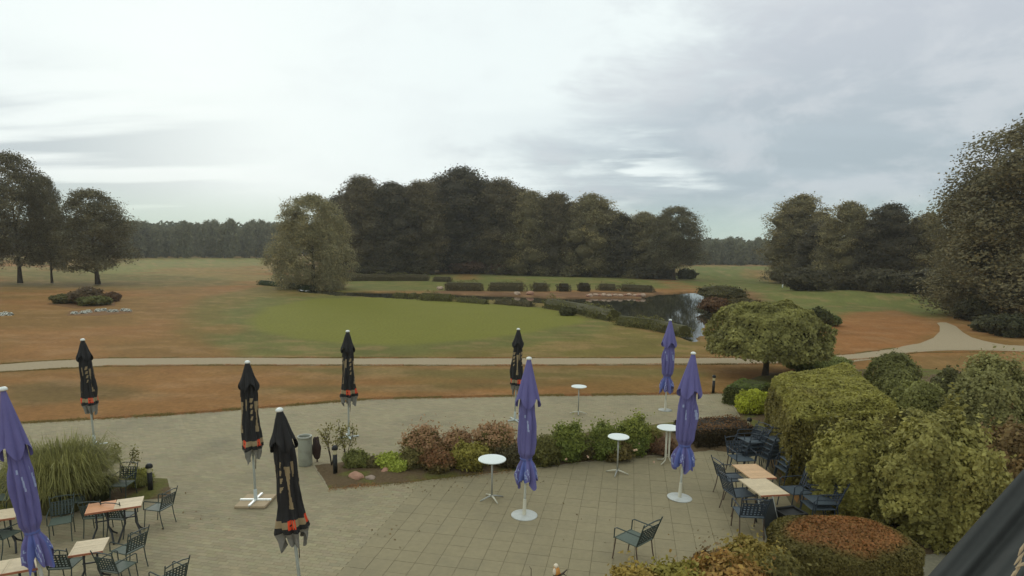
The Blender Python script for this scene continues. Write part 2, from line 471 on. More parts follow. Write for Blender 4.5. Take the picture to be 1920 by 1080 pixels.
# mown surround and the putting green
paint(wp0([(430, 548), (520, 530), (700, 548), (1000, 566), (1130, 595), (1310, 640), (1315, 668), (1000, 672), (500, 668), (380, 640), (330, 600), (360, 565)]), srgb(112, 101, 54), 1.6, .95, 1.0)
paint(wp0([(420, 585), (480, 558), (640, 554), (850, 566), (1010, 574), (1150, 602), (1120, 628), (980, 648), (700, 668), (480, 666), (400, 640)]), srgb(104, 104, 56), 1.2, .85, .8)
PG = wp0([(460, 600), (500, 576), (590, 560), (720, 557), (880, 567), (1020, 578), (1100, 596), (1090, 606), (1000, 622), (900, 636), (780, 646), (660, 645), (560, 636), (480, 618)])
paint(PG, putt, .8, 1.0, .4)
paint(wp0([(380, 612), (440, 607), (462, 620), (430, 628), (370, 622)]), dry, .8, .5, .5)
# strip by the path
paint(wp0([(0, 722), (110, 712), (260, 728), (320, 742), (180, 752), (0, 766)]), srgb(104, 88, 54), .7, .8, .5)
paint(wp0([(560, 692), (1300, 690), (1320, 704), (1000, 712), (620, 702)]), srgb(112, 100, 58), .6, .85, .5)
paint(wp0([(440, 726), (900, 718), (1100, 716), (1100, 724), (800, 732), (470, 740)]), srgb(106, 92, 54), .5, .7, .4)
paint(wp0([(620, 694), (1000, 692), (1300, 694), (1300, 716), (1000, 724), (700, 712)]), srgb(112, 98, 56), 1, .5, 1)
# right: fairway, mound, dry banks
paint(wp0([(1240, 520), (1300, 500), (1440, 500), (1560, 540), (1760, 556), (1800, 590), (1740, 596), (1560, 600), (1440, 580), (1330, 545)]), srgb(104, 108, 58), 2.5, .95, 1.5)
paint(wp0([(1395, 505), (1500, 510), (1480, 535), (1400, 520)]), dry2, 3, .7)
paint(wp0([(1530, 612), (1600, 585), (1680, 582), (1740, 598), (1760, 620), (1720, 650), (1580, 665), (1560, 640)]), srgb(146, 100, 60), 1.2, .85, 1)
paint(wp0([(1620, 550), (1700, 549), (1760, 556), (1690, 562), (1620, 560)]), srgb(134, 102, 62), 2, .7, 1.5)
paint(wp0([(1700, 665), (1930, 668), (1930, 720), (1790, 715), (1700, 690)]), srgb(120, 98, 60), 1, .6, 1)
# the green across the pond
paint(wp0([(640, 512), (840, 514), (1000, 512), (1230, 526), (1250, 540), (1000, 546), (830, 545), (640, 545)]), srgb(106, 108, 58), 2, .95, 1)
paint(wp0([(820, 545), (1000, 548), (1240, 548), (1240, 560), (1000, 562), (800, 556)]), srgb(112, 84, 62), .6, .8, .8)
paint(wp0([(855, 514), (895, 514), (895, 526), (855, 526)]), dry, 2, .7, 1)
paint(wp0([(1318, 548), (1400, 545), (1450, 570), (1400, 590), (1330, 584)]), srgb(116, 88, 58), 1, .9, .8)
for pd in (POND,):
    paint(pd, srgb(80, 68, 46), .5, 1, .2)
# woodland floor
for pl in ([(640, 505), (1300, 508), (1300, 470), (640, 470)],): pass
pale = smooth(.52, .72, fbm(p2 * np.array([.5, 1.4]), 61, 4))[:, None] * .35
isputt = smooth(-.8, .8, polydist(gx, gy, PG))[:, None]
col = col * (1 - pale * (1 - isputt)) + np.array(srgb(160, 126, 88)) * pale * (1 - isputt)
var_ = (0.84 + .32 * n2)[:, None] * (0.86 + .28 * fbm(p2 * np.array([1.6, 3.0]), 77, 4))[:, None]
col = col * (var_ * (1 - isputt * .75) + isputt * .75)
idx = np.arange(nr * na).reshape(nr, na)
q = np.stack([idx[:-1, :], idx[1:, :], np.roll(idx, -1, 1)[1:, :], np.roll(idx, -1, 1)[:-1, :]], -1).reshape(-1, 4)
q = q[:, ::-1]
cen = len(gx)
V = np.r_[np.c_[gx, gy, gz], [[0, 0, 0]]]
tri = np.stack([np.full(na, cen), idx[0], np.roll(idx[0], -1)], -1)[:, ::-1]
g_ = link('ground', make_mesh('ground', V, [q, tri], GROUND, smooth_=True, col=np.r_[col, [dry]]))
tag(g_, kind='structure')

def sheet_poly(name, poly, z, m, sub=None):
    V = [(a[0], a[1], z) for a in poly]
    me = bpy.data.meshes.new(name); me.from_pydata(V, [], [list(range(len(V)))]); me.materials.append(m); me.update()
    if me.polygons[0].normal.z < 0: me.flip_normals()
    return me
def ngon_prism(poly, z0, z1, m, name):
    n = len(poly)
    V = [(a[0], a[1], z1) for a in poly] + [(a[0], a[1], z0) for a in poly]
    area = sum(poly[i][0] * poly[(i + 1) % n][1] - poly[(i + 1) % n][0] * poly[i][1] for i in range(n))
    F_ = [list(range(n))] + [[i, n + i, n + (i + 1) % n, (i + 1) % n] for i in range(n)]
    if area < 0: F_ = [f[::-1] for f in F_]
    me = bpy.data.meshes.new(name); me.from_pydata(V, [], F_); me.materials.append(m); me.update(); return me
# water
for nm, pd in (('pond_water', POND),):
    c0 = pd.mean(0); big = c0 + (pd - c0) * 1.0
    x0, y0 = pd.min(0) - 3; x1, y1 = pd.max(0) + 3
    me = sheet_poly('pond_water', [(x0, y0), (x1, y0), (x1, y1), (x0, y1)], -0.13, WATER)
    tag(link('pond_water', me), kind='structure')

# gravel path ribbons: pairs of far and near edge points
def ribbon(name, pairs, m, z=.012):
    A = []; B = []
    for (a, b) in pairs: A.append(P(*a)); B.append(P(*b))
    A = np.array(A); B = np.array(B)
    t = np.linspace(0, len(A) - 1, (len(A) - 1) * 14 + 1)
    A2 = np.stack([np.interp(t, range(len(A)), A[:, k]) for k in range(2)], -1); B2 = np.stack([np.interp(t, range(len(B)), B[:, k]) for k in range(2)], -1)
    A2 = A2 + ((fbm(A2 * 1.3, 3) - .5) * .35)[:, None] * np.array([0, 1]); B2 = B2 + ((fbm(B2 * 1.3, 4) - .5) * .3)[:, None] * np.array([0, 1])
    n = len(A2); V = np.r_[np.c_[A2, np.full(n, z)], np.c_[B2, np.full(n, z)]]
    Q = [[i, n + i, n + i + 1, i + 1] for i in range(n - 1)]
    return tag(link(name, make_mesh(name, V, np.array(Q), m)), kind='structure')
ribbon('path', [((-300, 705), (-300, 728)), ((0, 684), (0, 698)), ((90, 677), (90, 692)), ((200, 672), (200, 687)), ((400, 671), (400, 685)), ((600, 672), (600, 686)), ((900, 672), (900, 686)),
                ((1200, 672), (1200, 685)), ((1400, 671), (1400, 683)), ((1520, 670), (1520, 682)), ((1600, 664), (1600, 679)), ((1660, 656), (1660, 670)), ((1720, 645), (1720, 661)), ((1775, 636), (1775, 657)),
                ((1830, 636), (1830, 657)), ((1880, 647), (1880, 658)), ((1930, 649), (1930, 660)), ((2200, 655), (2200, 668))], GRAVEL)
sp_ = wp0([(1757, 606), (1764, 604.5), (1774, 605), (1792, 612), (1806, 624), (1822, 633), (1850, 641), (1890, 648), (1885, 656), (1800, 655), (1720, 657), (1690, 652), (1725, 644), (1750, 634), (1762, 622), (1762, 612)])
def ngon_prism(poly, z0, z1, m, name):
    n = len(poly)
    V = [(a[0], a[1], z1) for a in poly] + [(a[0], a[1], z0) for a in poly]
    area = sum(poly[i][0] * poly[(i + 1) % n][1] - poly[(i + 1) % n][0] * poly[i][1] for i in range(n))
    F_ = [list(range(n))] + [[i, n + i, n + (i + 1) % n, (i + 1) % n] for i in range(n)]
    if area < 0: F_ = [f[::-1] for f in F_]
    me = bpy.data.meshes.new(name); me.from_pydata(V, [], F_); me.materials.append(m); me.update(); return me
tag(link('path', ngon_prism(sp_, -.02, .02, GRAVEL, 'path')), kind='structure')

# ------------------------------------------------------------------ patio
A1 = P(1185, 980)[:2]; A2_ = P(1185, 600)[:2]
e1 = (A2_ - A1); 
dv = ray(1185, 471)[:2]; e1 = dv / np.linalg.norm(dv); e2 = np.array([e1[1], -e1[0]])
PATIO = wp0([(-700, 850), (0, 797), (300, 780), (500, 765), (700, 749), (1000, 743), (1200, 741), (1358, 738), (1388, 783), (1420, 830), (1530, 1000), (1500, 1300), (-900, 1300)])
BED = wp0([(588, 874), (640, 868), (700, 862), (760, 852), (900, 838), (1100, 812), (1300, 788), (1388, 783), (1440, 790), (1500, 850), (1430, 858), (1340, 846), (1140, 862), (960, 885), (780, 905), (617, 919)])
BEDL = wp0([(-500, 900), (-60, 885), (60, 893), (200, 893), (316, 899), (325, 934), (160, 948), (-60, 975), (-500, 1010)])
org = P(617, 919)[:2]
def uv(p): p = np.atleast_2d(p)[:, :2] - org; return np.c_[p @ e1, p @ e2]
def xy(u, v): return org + np.outer(u, e1) + np.outer(v, e2)
pat = tag(link('patio', ngon_prism(PATIO, -.05, .014, JOINT, 'patio')), kind='structure')
SPLIT = wp0([(800, 880), (1420, 830), (1560, 1010), (1520, 1400), (400, 1400)])
# orient split by the joint direction: line through pixel (800,890)
s0 = uv(P(800, 895))[0]
# large slabs
pu = uv(PATIO); umin, vmin = pu.min(0); umax, vmax = pu.max(0)
SW = .40
us = np.arange(math.floor(umin / SW) * SW, umax, SW); vs = s0[1] + np.arange(0, 60) * SW
cells = []
for v_ in vs:
    for u_ in us:
        c_ = xy([u_ + SW / 2], [v_ + SW / 2])[0]
        if u_ > uv(P(1200, 852))[0][0] + 1.2: continue
        if inpoly(np.array([c_[0]]), np.array([c_[1]]), PATIO)[0]:
            if polydist(np.array([c_[0]]), np.array([c_[1]]), BED)[0] > .5: continue
            x_, y_, k_ = proj((c_[0], c_[1], 0))
            cells.append((k_ + (0 if (-20 < x_ < 1940 and y_ < 1100) else 100), c_[0], c_[1]))
cells.sort()
ang = math.atan2(e1[1], e1[0])
def slabmesh(nm, mb): return mb.mesh(nm, SLAB)
rng = random.Random(4)
def slabbox(mb, c, z, s=SW - .006, col=(1, 1, 1)):
    h = s / 2; bv = .0015
    R = np.array([[math.cos(ang), -math.sin(ang)], [math.sin(ang), math.cos(ang)]])
    q4 = np.array([(-1, -1), (1, -1), (1, 1), (-1, 1)])
    v = []
    for sc_, zz in ((h, z - .008), (h, z - bv), (h - bv, z)):
        for a in q4: p_ = R @ (a * sc_); v.append((c[0] + p_[0], c[1] + p_[1], zz))
    Q = [[8, 9, 10, 11]] + [[k + i, k + (i + 1) % 4, k + 4 + (i + 1) % 4, k + 4 + i] for k in (0, 4) for i in range(4)]
    mb.add(v, Q, col=col)
mb = MB(); slabbox(mb, (0, 0), 0.0); sm = mb.mesh('paving_slab', SLAB)
for k_, x_, y_ in cells[:300]:
    o = link('paving_slab', sm, pat, (x_, y_, .022 + rng.uniform(-.002, .002)))
    o.rotation_euler = (rng.uniform(-.0015, .0015), rng.uniform(-.0015, .0015), rng.uniform(-.004, .004))
if len(cells) > 300:
    mb = MB()
    for k_, x_, y_ in cells[300:]: slabbox(mb, (x_, y_), .022 + rng.uniform(-.002, .002))
    o = link('paving_slabs', mb.mesh('paving_slabs', SLAB), pat); tag(o, kind='stuff')
# clinker pavers everywhere else, real blocks joined into one mesh
PL, PW = .20, .10
uu = np.arange(umin, umax, PW); vv = np.arange(vmin, vmax, PL)
U_, V_ = np.meshgrid(np.arange(len(uu)), np.arange(len(vv)), indexing='ij')
uc = uu[U_.ravel()] + PW / 2; vc = vv[V_.ravel()] + PL / 2 + (U_.ravel() % 2) * PL / 2
pc = xy(uc, vc)
inside = polydist(pc[:, 0], pc[:, 1], PATIO) > .04
inslab = (vc > s0[1]) & (uc < uv(P(1200, 852))[0][0] + 1.0)
dd = np.hypot(pc[:, 0], pc[:, 1])
px_ = CX + FPX * (np.c_[pc, np.zeros(len(pc))] - CAM) @ RR / ((np.c_[pc, np.zeros(len(pc))] - CAM) @ FF)
py_ = CY - FPX * (np.c_[pc, np.zeros(len(pc))] - CAM) @ UU / ((np.c_[pc, np.zeros(len(pc))] - CAM) @ FF)
vis = (px_ > -250) & (px_ < 1800) & (py_ < 1250) & (dd > 4)
notbed = (polydist(pc[:, 0], pc[:, 1], BED) < .25) & (polydist(pc[:, 0], pc[:, 1], BEDL) < .25)
keep = inside & ~inslab & vis & notbed
pc = pc[keep]; N = len(pc)
R_ = np.array([[math.cos(ang), -math.sin(ang)], [math.sin(ang), math.cos(ang)]])
r_ = np.random.default_rng(5)
q4 = np.array([(-1, -1), (1, -1), (1, 1), (-1, 1)]) * np.array([PW / 2 - .0022, PL / 2 - .0022])
q4r = q4 @ R_.T
top = pc[:, None, :] + q4r[None]
zt = .02 + r_.normal(0, .0004, N)
V = np.zeros((N, 8, 3)); V[:, :4, :2] = top; V[:, 4:, :2] = top; V[:, :4, 2] = zt[:, None]; V[:, 4:, 2] = .004
fq = np.array([[0, 1, 2, 3], [0, 4, 5, 1], [1, 5, 6, 2], [2, 6, 7, 3], [3, 7, 4, 0]])
Fq = (np.arange(N)[:, None, None] * 8 + fq[None]).reshape(-1, 4)
bc = np.array(srgb(150, 139, 110)); tint = (1 + r_.normal(0, .05, N))[:, None] * (0.94 + .12 * fbm(pc * .5, 9))[:, None]
cc = bc * tint * (1 + r_.normal(0, .015, (N, 3)))
o = link('clinker_pavers', make_mesh('clinker_pavers', V.reshape(-1, 3), Fq, PAVER, col=np.repeat(cc, 8, 0)), pat); tag(o, kind='stuff')
# patch of paving bottom right and soil of the beds
GR2 = wp0([(1470, 1180), (1640, 1064), (1740, 1038), (1850, 1000), (1960, 985), (2100, 1180)])
tag(link('gravel_walk', ngon_prism(GR2, -.05, .03, mat('pale_gravel', srgb(140, 134, 112), .95, .1, noise=.22, nscale=18, bump=.5, bscale=60), 'gravel_walk')), kind='structure')
def soil(name, poly, seed=1):
    poly = np.asarray(poly); x0, y0 = poly.min(0); x1, y1 = poly.max(0); st = .12
    xs = np.arange(x0, x1 + st, st); ys = np.arange(y0, y1 + st, st)
    XX, YY = np.meshgrid(xs, ys, indexing='ij'); x = XX.ravel(); y = YY.ravel()
    d = polydist(x, y, poly)
    z = np.where(d > 0, .02 + .07 * smooth(0, .5, d) + .05 * (fbm(np.c_[x, y] * 3, seed) - .3), -.05)
    near_ = (d < .03) & (d > -.30)
    for j in np.nonzero(near_)[0]:
        if d[j] >= 0: continue
        best = None
        for i in range(len(poly)):
            a = poly[i]; ab = poly[(i + 1) % len(poly)] - a; t = min(1, max(0, ((x[j] - a[0]) * ab[0] + (y[j] - a[1]) * ab[1]) / (ab @ ab))); q_ = a + ab * t; dd2 = (q_[0] - x[j]) ** 2 + (q_[1] - y[j]) ** 2
            if best is None or dd2 < best[0]: best = (dd2, q_)
        x[j], y[j] = best[1]; z[j] = .024
    k = np.arange(len(x)).reshape(XX.shape)
    Q = np.stack([k[:-1, :-1], k[1:, :-1], k[1:, 1:], k[:-1, 1:]], -1).reshape(-1, 4)
    ok = (d[Q] > -.30).all(1) & (d[Q] > 0).any(1)
    n = fbm(np.c_[x, y] * 1.3, seed + 4)
    cb = np.array(srgb(100, 84, 62)); cg = np.array(srgb(98, 96, 52))
    a = smooth(.5, .62, n)[:, None]
    return tag(link(name, make_mesh(name, np.c_[x, y, z], Q[ok], SOILA, smooth_=True, col=cb * (1 - a) + cg * a)), kind='structure')
SOILA = mat('bed_soil', attr=True, rough=.95, spec=.05, noise=.3, nscale=14, bump=.8, bscale=25)
soil('flower_bed', BED, 1); soil('flower_bed', BEDL, 3)
BEDR = wp0([(1388, 783), (1362, 728), (1440, 700), (1700, 690), (2150, 720), (2300, 1000), (1960, 990), (1740, 1046), (1600, 1085), (1440, 1300), (1060, 1300), (1090, 1110), (1380, 1050), (1470, 1000), (1500, 930), (1440, 870)])
soil('shrub_bed', BEDR, 6)
# kerb stones round the flower bed
kb = MB(); mb = MB(); mb.box((0, 0, -.025), (.485, .05, .10)); km = mb.mesh('kerb_stone', mat('kerb_concrete', srgb(150, 140, 114), .9, .1, noise=.15, nscale=12, objrand=.08))
def kerb(poly, label):
    t = thing('bed_kerb', label, 'kerb', (poly[0][0], poly[0][1], 0))
    for a, b in zip(poly[:-1], poly[1:]):
        a = np.asarray(a[:2]); b = np.asarray(b[:2]); L_ = np.linalg.norm(b - a); n = max(1, int(L_ / .5)); d = (b - a) / L_
        for i in range(n):
            p_ = a + d * (i + .5) * L_ / n
            o = part('kerb_stone', km, t); o.location = (p_[0] - poly[0][0], p_[1] - poly[0][1], rng.uniform(-.003, .003)); o.rotation_euler = (0, 0, math.atan2(d[1], d[0])); o.scale = (L_ / n / .5, 1, 1)
kerb(list(BED[::-1][:5]) , 'pale kerb stones along the near edge of the long flower bed')
kerb([BED[0], BED[-1]], 'short row of kerb stones closing the flower bed beside the bin')
kerb(list(wp0([(316, 899), (325, 934)])), 'short row of kerb stones ending the left bed by the bollard lamp')
kerb(list(wp0([(1358, 738), (1388, 783)])), 'kerb stones at the right end of the upper terrace')

# ------------------------------------------------------------------ foliage builders
def quads(Pn, Nn, size, r, aspect=.55, up=.0):
    n = len(Pn)
    nn = Nn + r.normal(0, .55, (n, 3)); nn[:, 2] += up; nn /= np.linalg.norm(nn, axis=1)[:, None] + 1e-9
    t = np.cross(nn, r.normal(0, 1, (n, 3))); t /= np.linalg.norm(t, axis=1)[:, None] + 1e-9
    b = np.cross(nn, t)
    s = (size * r.uniform(.6, 1.35, n))[:, None]
    V = np.stack([Pn + t * s, Pn + b * s * aspect, Pn - t * s, Pn - b * s * aspect], 1)
    return V.reshape(-1, 3)
def leafmesh(name, V, colr, core=None, corecol=(.03, .035, .02)):
    n = len(V) // 4; Q = np.arange(n * 4).reshape(-1, 4); C_ = np.repeat(colr, 4, 0)
    Fs = [Q]
    if core is not None:
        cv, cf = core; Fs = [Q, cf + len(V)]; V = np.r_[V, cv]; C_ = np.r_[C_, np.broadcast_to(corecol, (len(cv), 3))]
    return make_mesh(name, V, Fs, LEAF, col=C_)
def crown_mesh(name, seed, H, W, low, nlobes, lr, ncl, per, size, base, profile='round', var=.22, clr=.42, hole=0.0, jit=1.0):
    r = np.random.default_rng(seed)
    L_ = []
    for i in range(nlobes):
        t = (i + .5) / nlobes; z = low + (H - low) * (t ** .9)
        tt = (z - low) / (H - low)
        if profile == 'round': rad = math.sin(math.pi * min(1, .12 + .86 * tt)) ** .6
        elif profile == 'wide': rad = math.sin(math.pi * min(1, .22 + .78 * tt)) ** .5
        elif profile == 'column': rad = (1 - tt ** 3) * .9 + .1
        elif profile == 'weep': rad = (1 - tt ** 2.2) * .95 + .1
        else: rad = 1 - tt
        rr = lr * r.uniform(.7, 1.25) * (1 - .35 * max(0, tt - .6))
        m_ = max(0, W / 2 * rad - rr * .9); a_ = i * 2.4 + r.uniform(-.5, .5); rho = m_ * (r.uniform(.25, 1) ** .5)
        L_.append((rho * math.cos(a_), rho * math.sin(a_), min(z, H - rr * .8), rr))
    L_.append((0, 0, low + (H - low) * .45, min(W, H - low) * .30))
    L_.append((r.normal(0, .3), 0, low + (H - low) * .72, min(W, H - low) * .22))
    L_ = np.array(L_)
    k = r.integers(0, len(L_), ncl * 2)
    d = r.normal(0, 1, (ncl * 2, 3)); d[:, 2] += .25; d /= np.linalg.norm(d, axis=1)[:, None]
    Cc = L_[k, :3] + d * (L_[k, 3] * r.uniform(.78, 1.08, ncl * 2))[:, None]
    ins = np.zeros(len(Cc), bool)
    for l in L_: ins |= np.linalg.norm(Cc - l[:3], axis=1) < l[3] * .72
    Cc = Cc[~ins]; d = d[~ins]; Cc = Cc[:ncl]; d = d[:ncl]
    Cc[:, 2] = np.maximum(Cc[:, 2], low * .9)
    n = len(Cc)
    off = r.normal(0, clr, (n, per, 3)) * jit * r.uniform(.75, 1.25, (n, 1, 1)); off[:, :, 2] *= .7
    Pn = (Cc[:, None] + off).reshape(-1, 3); Nn = np.repeat(d, per, 0)
    ct = 1 + r.normal(0, var, n); ct = np.clip(ct, .55, 1.6)
    hue = r.normal(0, .06, n)
    colr = np.asarray(base)[None] * np.repeat(ct, per)[:, None] * (1 + r.normal(0, .07, (n * per, 1)))
    colr = colr * (1 + np.repeat(hue, per)[:, None] * np.array([.9, .3, -.5]))
    V = quads(Pn, Nn, size, r)
    cv = []; cf = []; o_ = 0
    for l in L_:
        v = ICO2[0] * l[3] * .62 * (1 + .25 * (vnoise(ICO2[0] * 2.1 + l[:3], seed) - .5))[:, None] + l[:3]; v[:, 2] = np.maximum(v[:, 2], low)
        if r.uniform() < hole: continue
        cv.append(v); cf.append(ICO2[1] + o_); o_ += len(v)
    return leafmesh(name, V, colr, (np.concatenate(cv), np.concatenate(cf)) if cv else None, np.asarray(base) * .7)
def trunk_mesh(name, H, r0, seed=0, limbs=5, low=.3, spread=2.5, lean=0.0, n=10):
    r = random.Random(seed); mb = MB()
    pts = [(lean * t * H + .15 * math.sin(3 * t + seed), .12 * math.cos(4 * t + seed), t * H) for t in np.linspace(0, 1, 7)]
    mb.tube(pts, [r0 * (1.35 if i == 0 else 1 - .75 * i / 6) for i in range(7)], n)
    for i in range(limbs):
        t = low + (1 - low) * i / max(1, limbs) * .9; k = pts[min(6, int(t * 6))]; a = i * 2.4 + r.uniform(-.4, .4); L_ = spread * r.uniform(.7, 1.1)
        b = np.array(k); q = [b, b + np.array([math.cos(a) * L_ * .45, math.sin(a) * L_ * .45, L_ * .28]), b + np.array([math.cos(a) * L_, math.sin(a) * L_, L_ * .75])]
        mb.tube(q, [r0 * .42, r0 * .28, r0 * .1], 6)
    return mb.mesh(name, BARK, True)
def bush_mesh(name, seed, rx, ry, rz, n, size, base, lump=.25, lf=1.6, var=.18, topcol=None, topz=.55, flatb=True, depth=.12, up=0.0, boxy=2.0, core=.86, nrm=.55, radial=None, spike=0):
    r = np.random.default_rng(seed)
    d = r.normal(0, 1, (n, 3)); d /= np.linalg.norm(d, axis=1)[:, None]
    def shell(dd):
        e = (np.abs(dd) ** boxy).sum(1) ** (-1 / boxy)
        nn = fbm(dd * lf + seed * 1.7, seed, 3) - .5; n2_ = fbm(dd * lf * 3.1 + seed, seed + 3, 2) - .5
        return e * (1 + lump * 2 * nn + lump * 1.0 * n2_)
    rr = shell(d) * (1 - np.abs(r.normal(0, depth, n)))
    Pn = d * rr[:, None] * np.array([rx, ry, rz])
    if spike:
        sp = (r.uniform(0, 1, n) < .16) & (d[:, 2] > -.1); g_ = np.abs(r.normal(0, .16, n)) * spike * (vnoise(d * 5, seed) ** 2 * 2.2)
        Pn = np.where(sp[:, None], Pn * (1 + g_)[:, None] + np.c_[np.zeros(n), np.zeros(n), g_ * rz * .7], Pn)
    if flatb: Pn[:, 2] = np.where(Pn[:, 2] < -rz * .9, -rz * .9 * r.uniform(.6, 1, n), Pn[:, 2])
    Nn = d / np.array([rx, ry, rz]); Nn /= np.linalg.norm(Nn, axis=1)[:, None]
    cl = fbm(Pn * (1.6 / max(.25, rx)) * 1.5 + 9, seed + 5, 3)
    tone = 1 + var * 3.2 * (cl - .5) + r.normal(0, .10, n)
    colr = np.asarray(base)[None] * np.clip(tone, .45, 1.8)[:, None]
    if topcol is not None:
        a = smooth(topz - .25, topz + .3, Pn[:, 2] / rz + (fbm(Pn * 2.2 / max(.3, rx), seed + 8) - .5) * .9)[:, None] * r.uniform(.5, 1, (n, 1))
        colr = colr * (1 - a) + np.asarray(topcol) * np.clip(tone, .6, 1.5)[:, None] * a
    if radial:
        q_ = smooth(radial + .12, radial - .12, np.hypot(Pn[:, 0] / rx, Pn[:, 1] / ry) + (fbm(Pn * 2, 3) - .5) * .35)[:, None]
        plain = np.asarray(base) * np.clip(tone, .6, 1.5)[:, None]; colr = colr * q_ + plain * (1 - q_)
    V = quads(Pn, Nn, size, r, .6, up)
    cd_ = ICO3[0]; cr = shell(cd_) * core; cv = cd_ * cr[:, None] * np.array([rx, ry, rz])
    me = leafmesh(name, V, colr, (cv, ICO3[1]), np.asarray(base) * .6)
    return me
def hedge_mesh(name, seed, pts, wid, hgt, size, base, dens=260, topcol=None, lump=.05, var=.15, taper=.0, corner=.15):
    """pts: centre line (world xy); a clipped hedge with leafy faces round a solid core"""
    r = np.random.default_rng(seed); pts = np.asarray(pts, float)[:, :2]
    seg = np.linalg.norm(np.diff(pts, axis=0), axis=1); Ltot = seg.sum(); cum = np.r_[0, np.cumsum(seg)]
    def at(s):
        x = np.interp(s, cum, pts[:, 0]); y = np.interp(s, cum, pts[:, 1])
        e = 1e-2 * Ltot
        dx = np.interp(np.minimum(s + e, Ltot), cum, pts[:, 0]) - np.interp(np.maximum(s - e, 0), cum, pts[:, 0]); dy = np.interp(np.minimum(s + e, Ltot), cum, pts[:, 1]) - np.interp(np.maximum(s - e, 0), cum, pts[:, 1])
        l = np.hypot(dx, dy) + 1e-9; return x, y, dx / l, dy / l
    per = 2 * hgt + wid; area = per * Ltot + 2 * wid * hgt; n = int(area * dens)
    s = r.uniform(0, Ltot, n); q = r.uniform(0, per, n)
    ends = r.uniform(0, 1, n) < (2 * wid * hgt / area)
    a = np.where(q < hgt, -wid / 2, np.where(q < hgt + wid, q - hgt - wid / 2, wid / 2)); z = np.where(q < hgt, q, np.where(q < hgt + wid, hgt, per - q))
    ea = r.uniform(-wid / 2, wid / 2, n); ez = r.uniform(0, hgt, n); es = r.integers(0, 2, n) * Ltot
    a = np.where(ends, ea, a); z = np.where(ends, ez, z); s = np.where(ends, es, s)
    # round the edges
    ed = np.minimum(np.minimum(s, Ltot - s), 99)
    z = z - corner * smooth(wid / 2 - corner, wid / 2, np.abs(a)) * (z > hgt * .8) - corner * (1 - smooth(0, corner, ed)) * (z > hgt * .8)
    a = a * (1 - taper * z / hgt)
    x, y, tx, ty = at(s)
    nx = -ty; ny = tx
    p = np.c_[x + nx * a, y + ny * a, z]
    Nn = np.where((np.abs(a) > wid / 2 * .93)[:, None], np.c_[nx * np.sign(a), ny * np.sign(a), np.zeros(n)], np.array([0, 0, 1.]))
    Nn = np.where(ends[:, None], np.c_[tx, ty, np.zeros(n)] * np.where(s > Ltot / 2, 1, -1)[:, None], Nn)
    p = p + Nn * ((fbm(p * 1.1, seed, 3) - .5) * 2 * lump * 2.2 - np.abs(r.normal(0, .03, n)))[:, None] + r.normal(0, .012, (n, 3))
    p[:, 2] = np.maximum(p[:, 2], .01)
    cl = fbm(p * 2.0, seed + 5, 3); tone = np.clip(1 + var * 3.4 * (cl - .5) + r.normal(0, .1, n), .4, 1.8)[:, None]
    colr = np.asarray(base)[None] * tone
    if topcol is not None:
        aa = smooth(.78, .97, z / hgt + (fbm(p * 3, seed + 8) - .5) * .12)[:, None] * r.uniform(.6, 1, (n, 1))
        colr = colr * (1 - aa) + np.asarray(topcol) * tone * aa
    V = quads(p, Nn, size, r, .6)
    # core
    m = max(4, int(Ltot / .4)); ss = np.linspace(corner * .6, Ltot - corner * .6, m); x, y, tx, ty = at(ss); cv = []
    wi = wid / 2 - .07
    sec = [(-wi, 0), (-wi * (1 - taper), hgt - corner - .07), (-wi * (1 - taper) + corner * .7, hgt - .07), (wi * (1 - taper) - corner * .7, hgt - .07), (wi * (1 - taper), hgt - corner - .07), (wi, 0)]
    if wi < .05: sec = [(-.04, 0), (-.04, hgt * .5), (-.04, hgt * .8), (.04, hgt * .8), (.04, hgt * .5), (.04, 0)]
    for i in range(m):
        for (b_a, b_z) in sec: cv.append((x[i] - ty[i] * b_a, y[i] + tx[i] * b_a, b_z))
    cf = [[i * 6 + j, i * 6 + j + 1, (i + 1) * 6 + j + 1, (i + 1) * 6 + j] for i in range(m - 1) for j in range(5)]
    Q = np.arange(len(V)).reshape(-1, 4); base_ = len(V)
    endc = [[base_ + j for j in range(6)], [base_ + (m - 1) * 6 + j for j in range(6)][::-1]]
    C_ = np.r_[np.repeat(colr, 4, 0), np.broadcast_to(np.asarray(base) * .6, (len(cv), 3))]
    return make_mesh(name, np.r_[V, cv], [Q, np.array(cf) + base_, np.array(endc)], LEAF, col=C_)

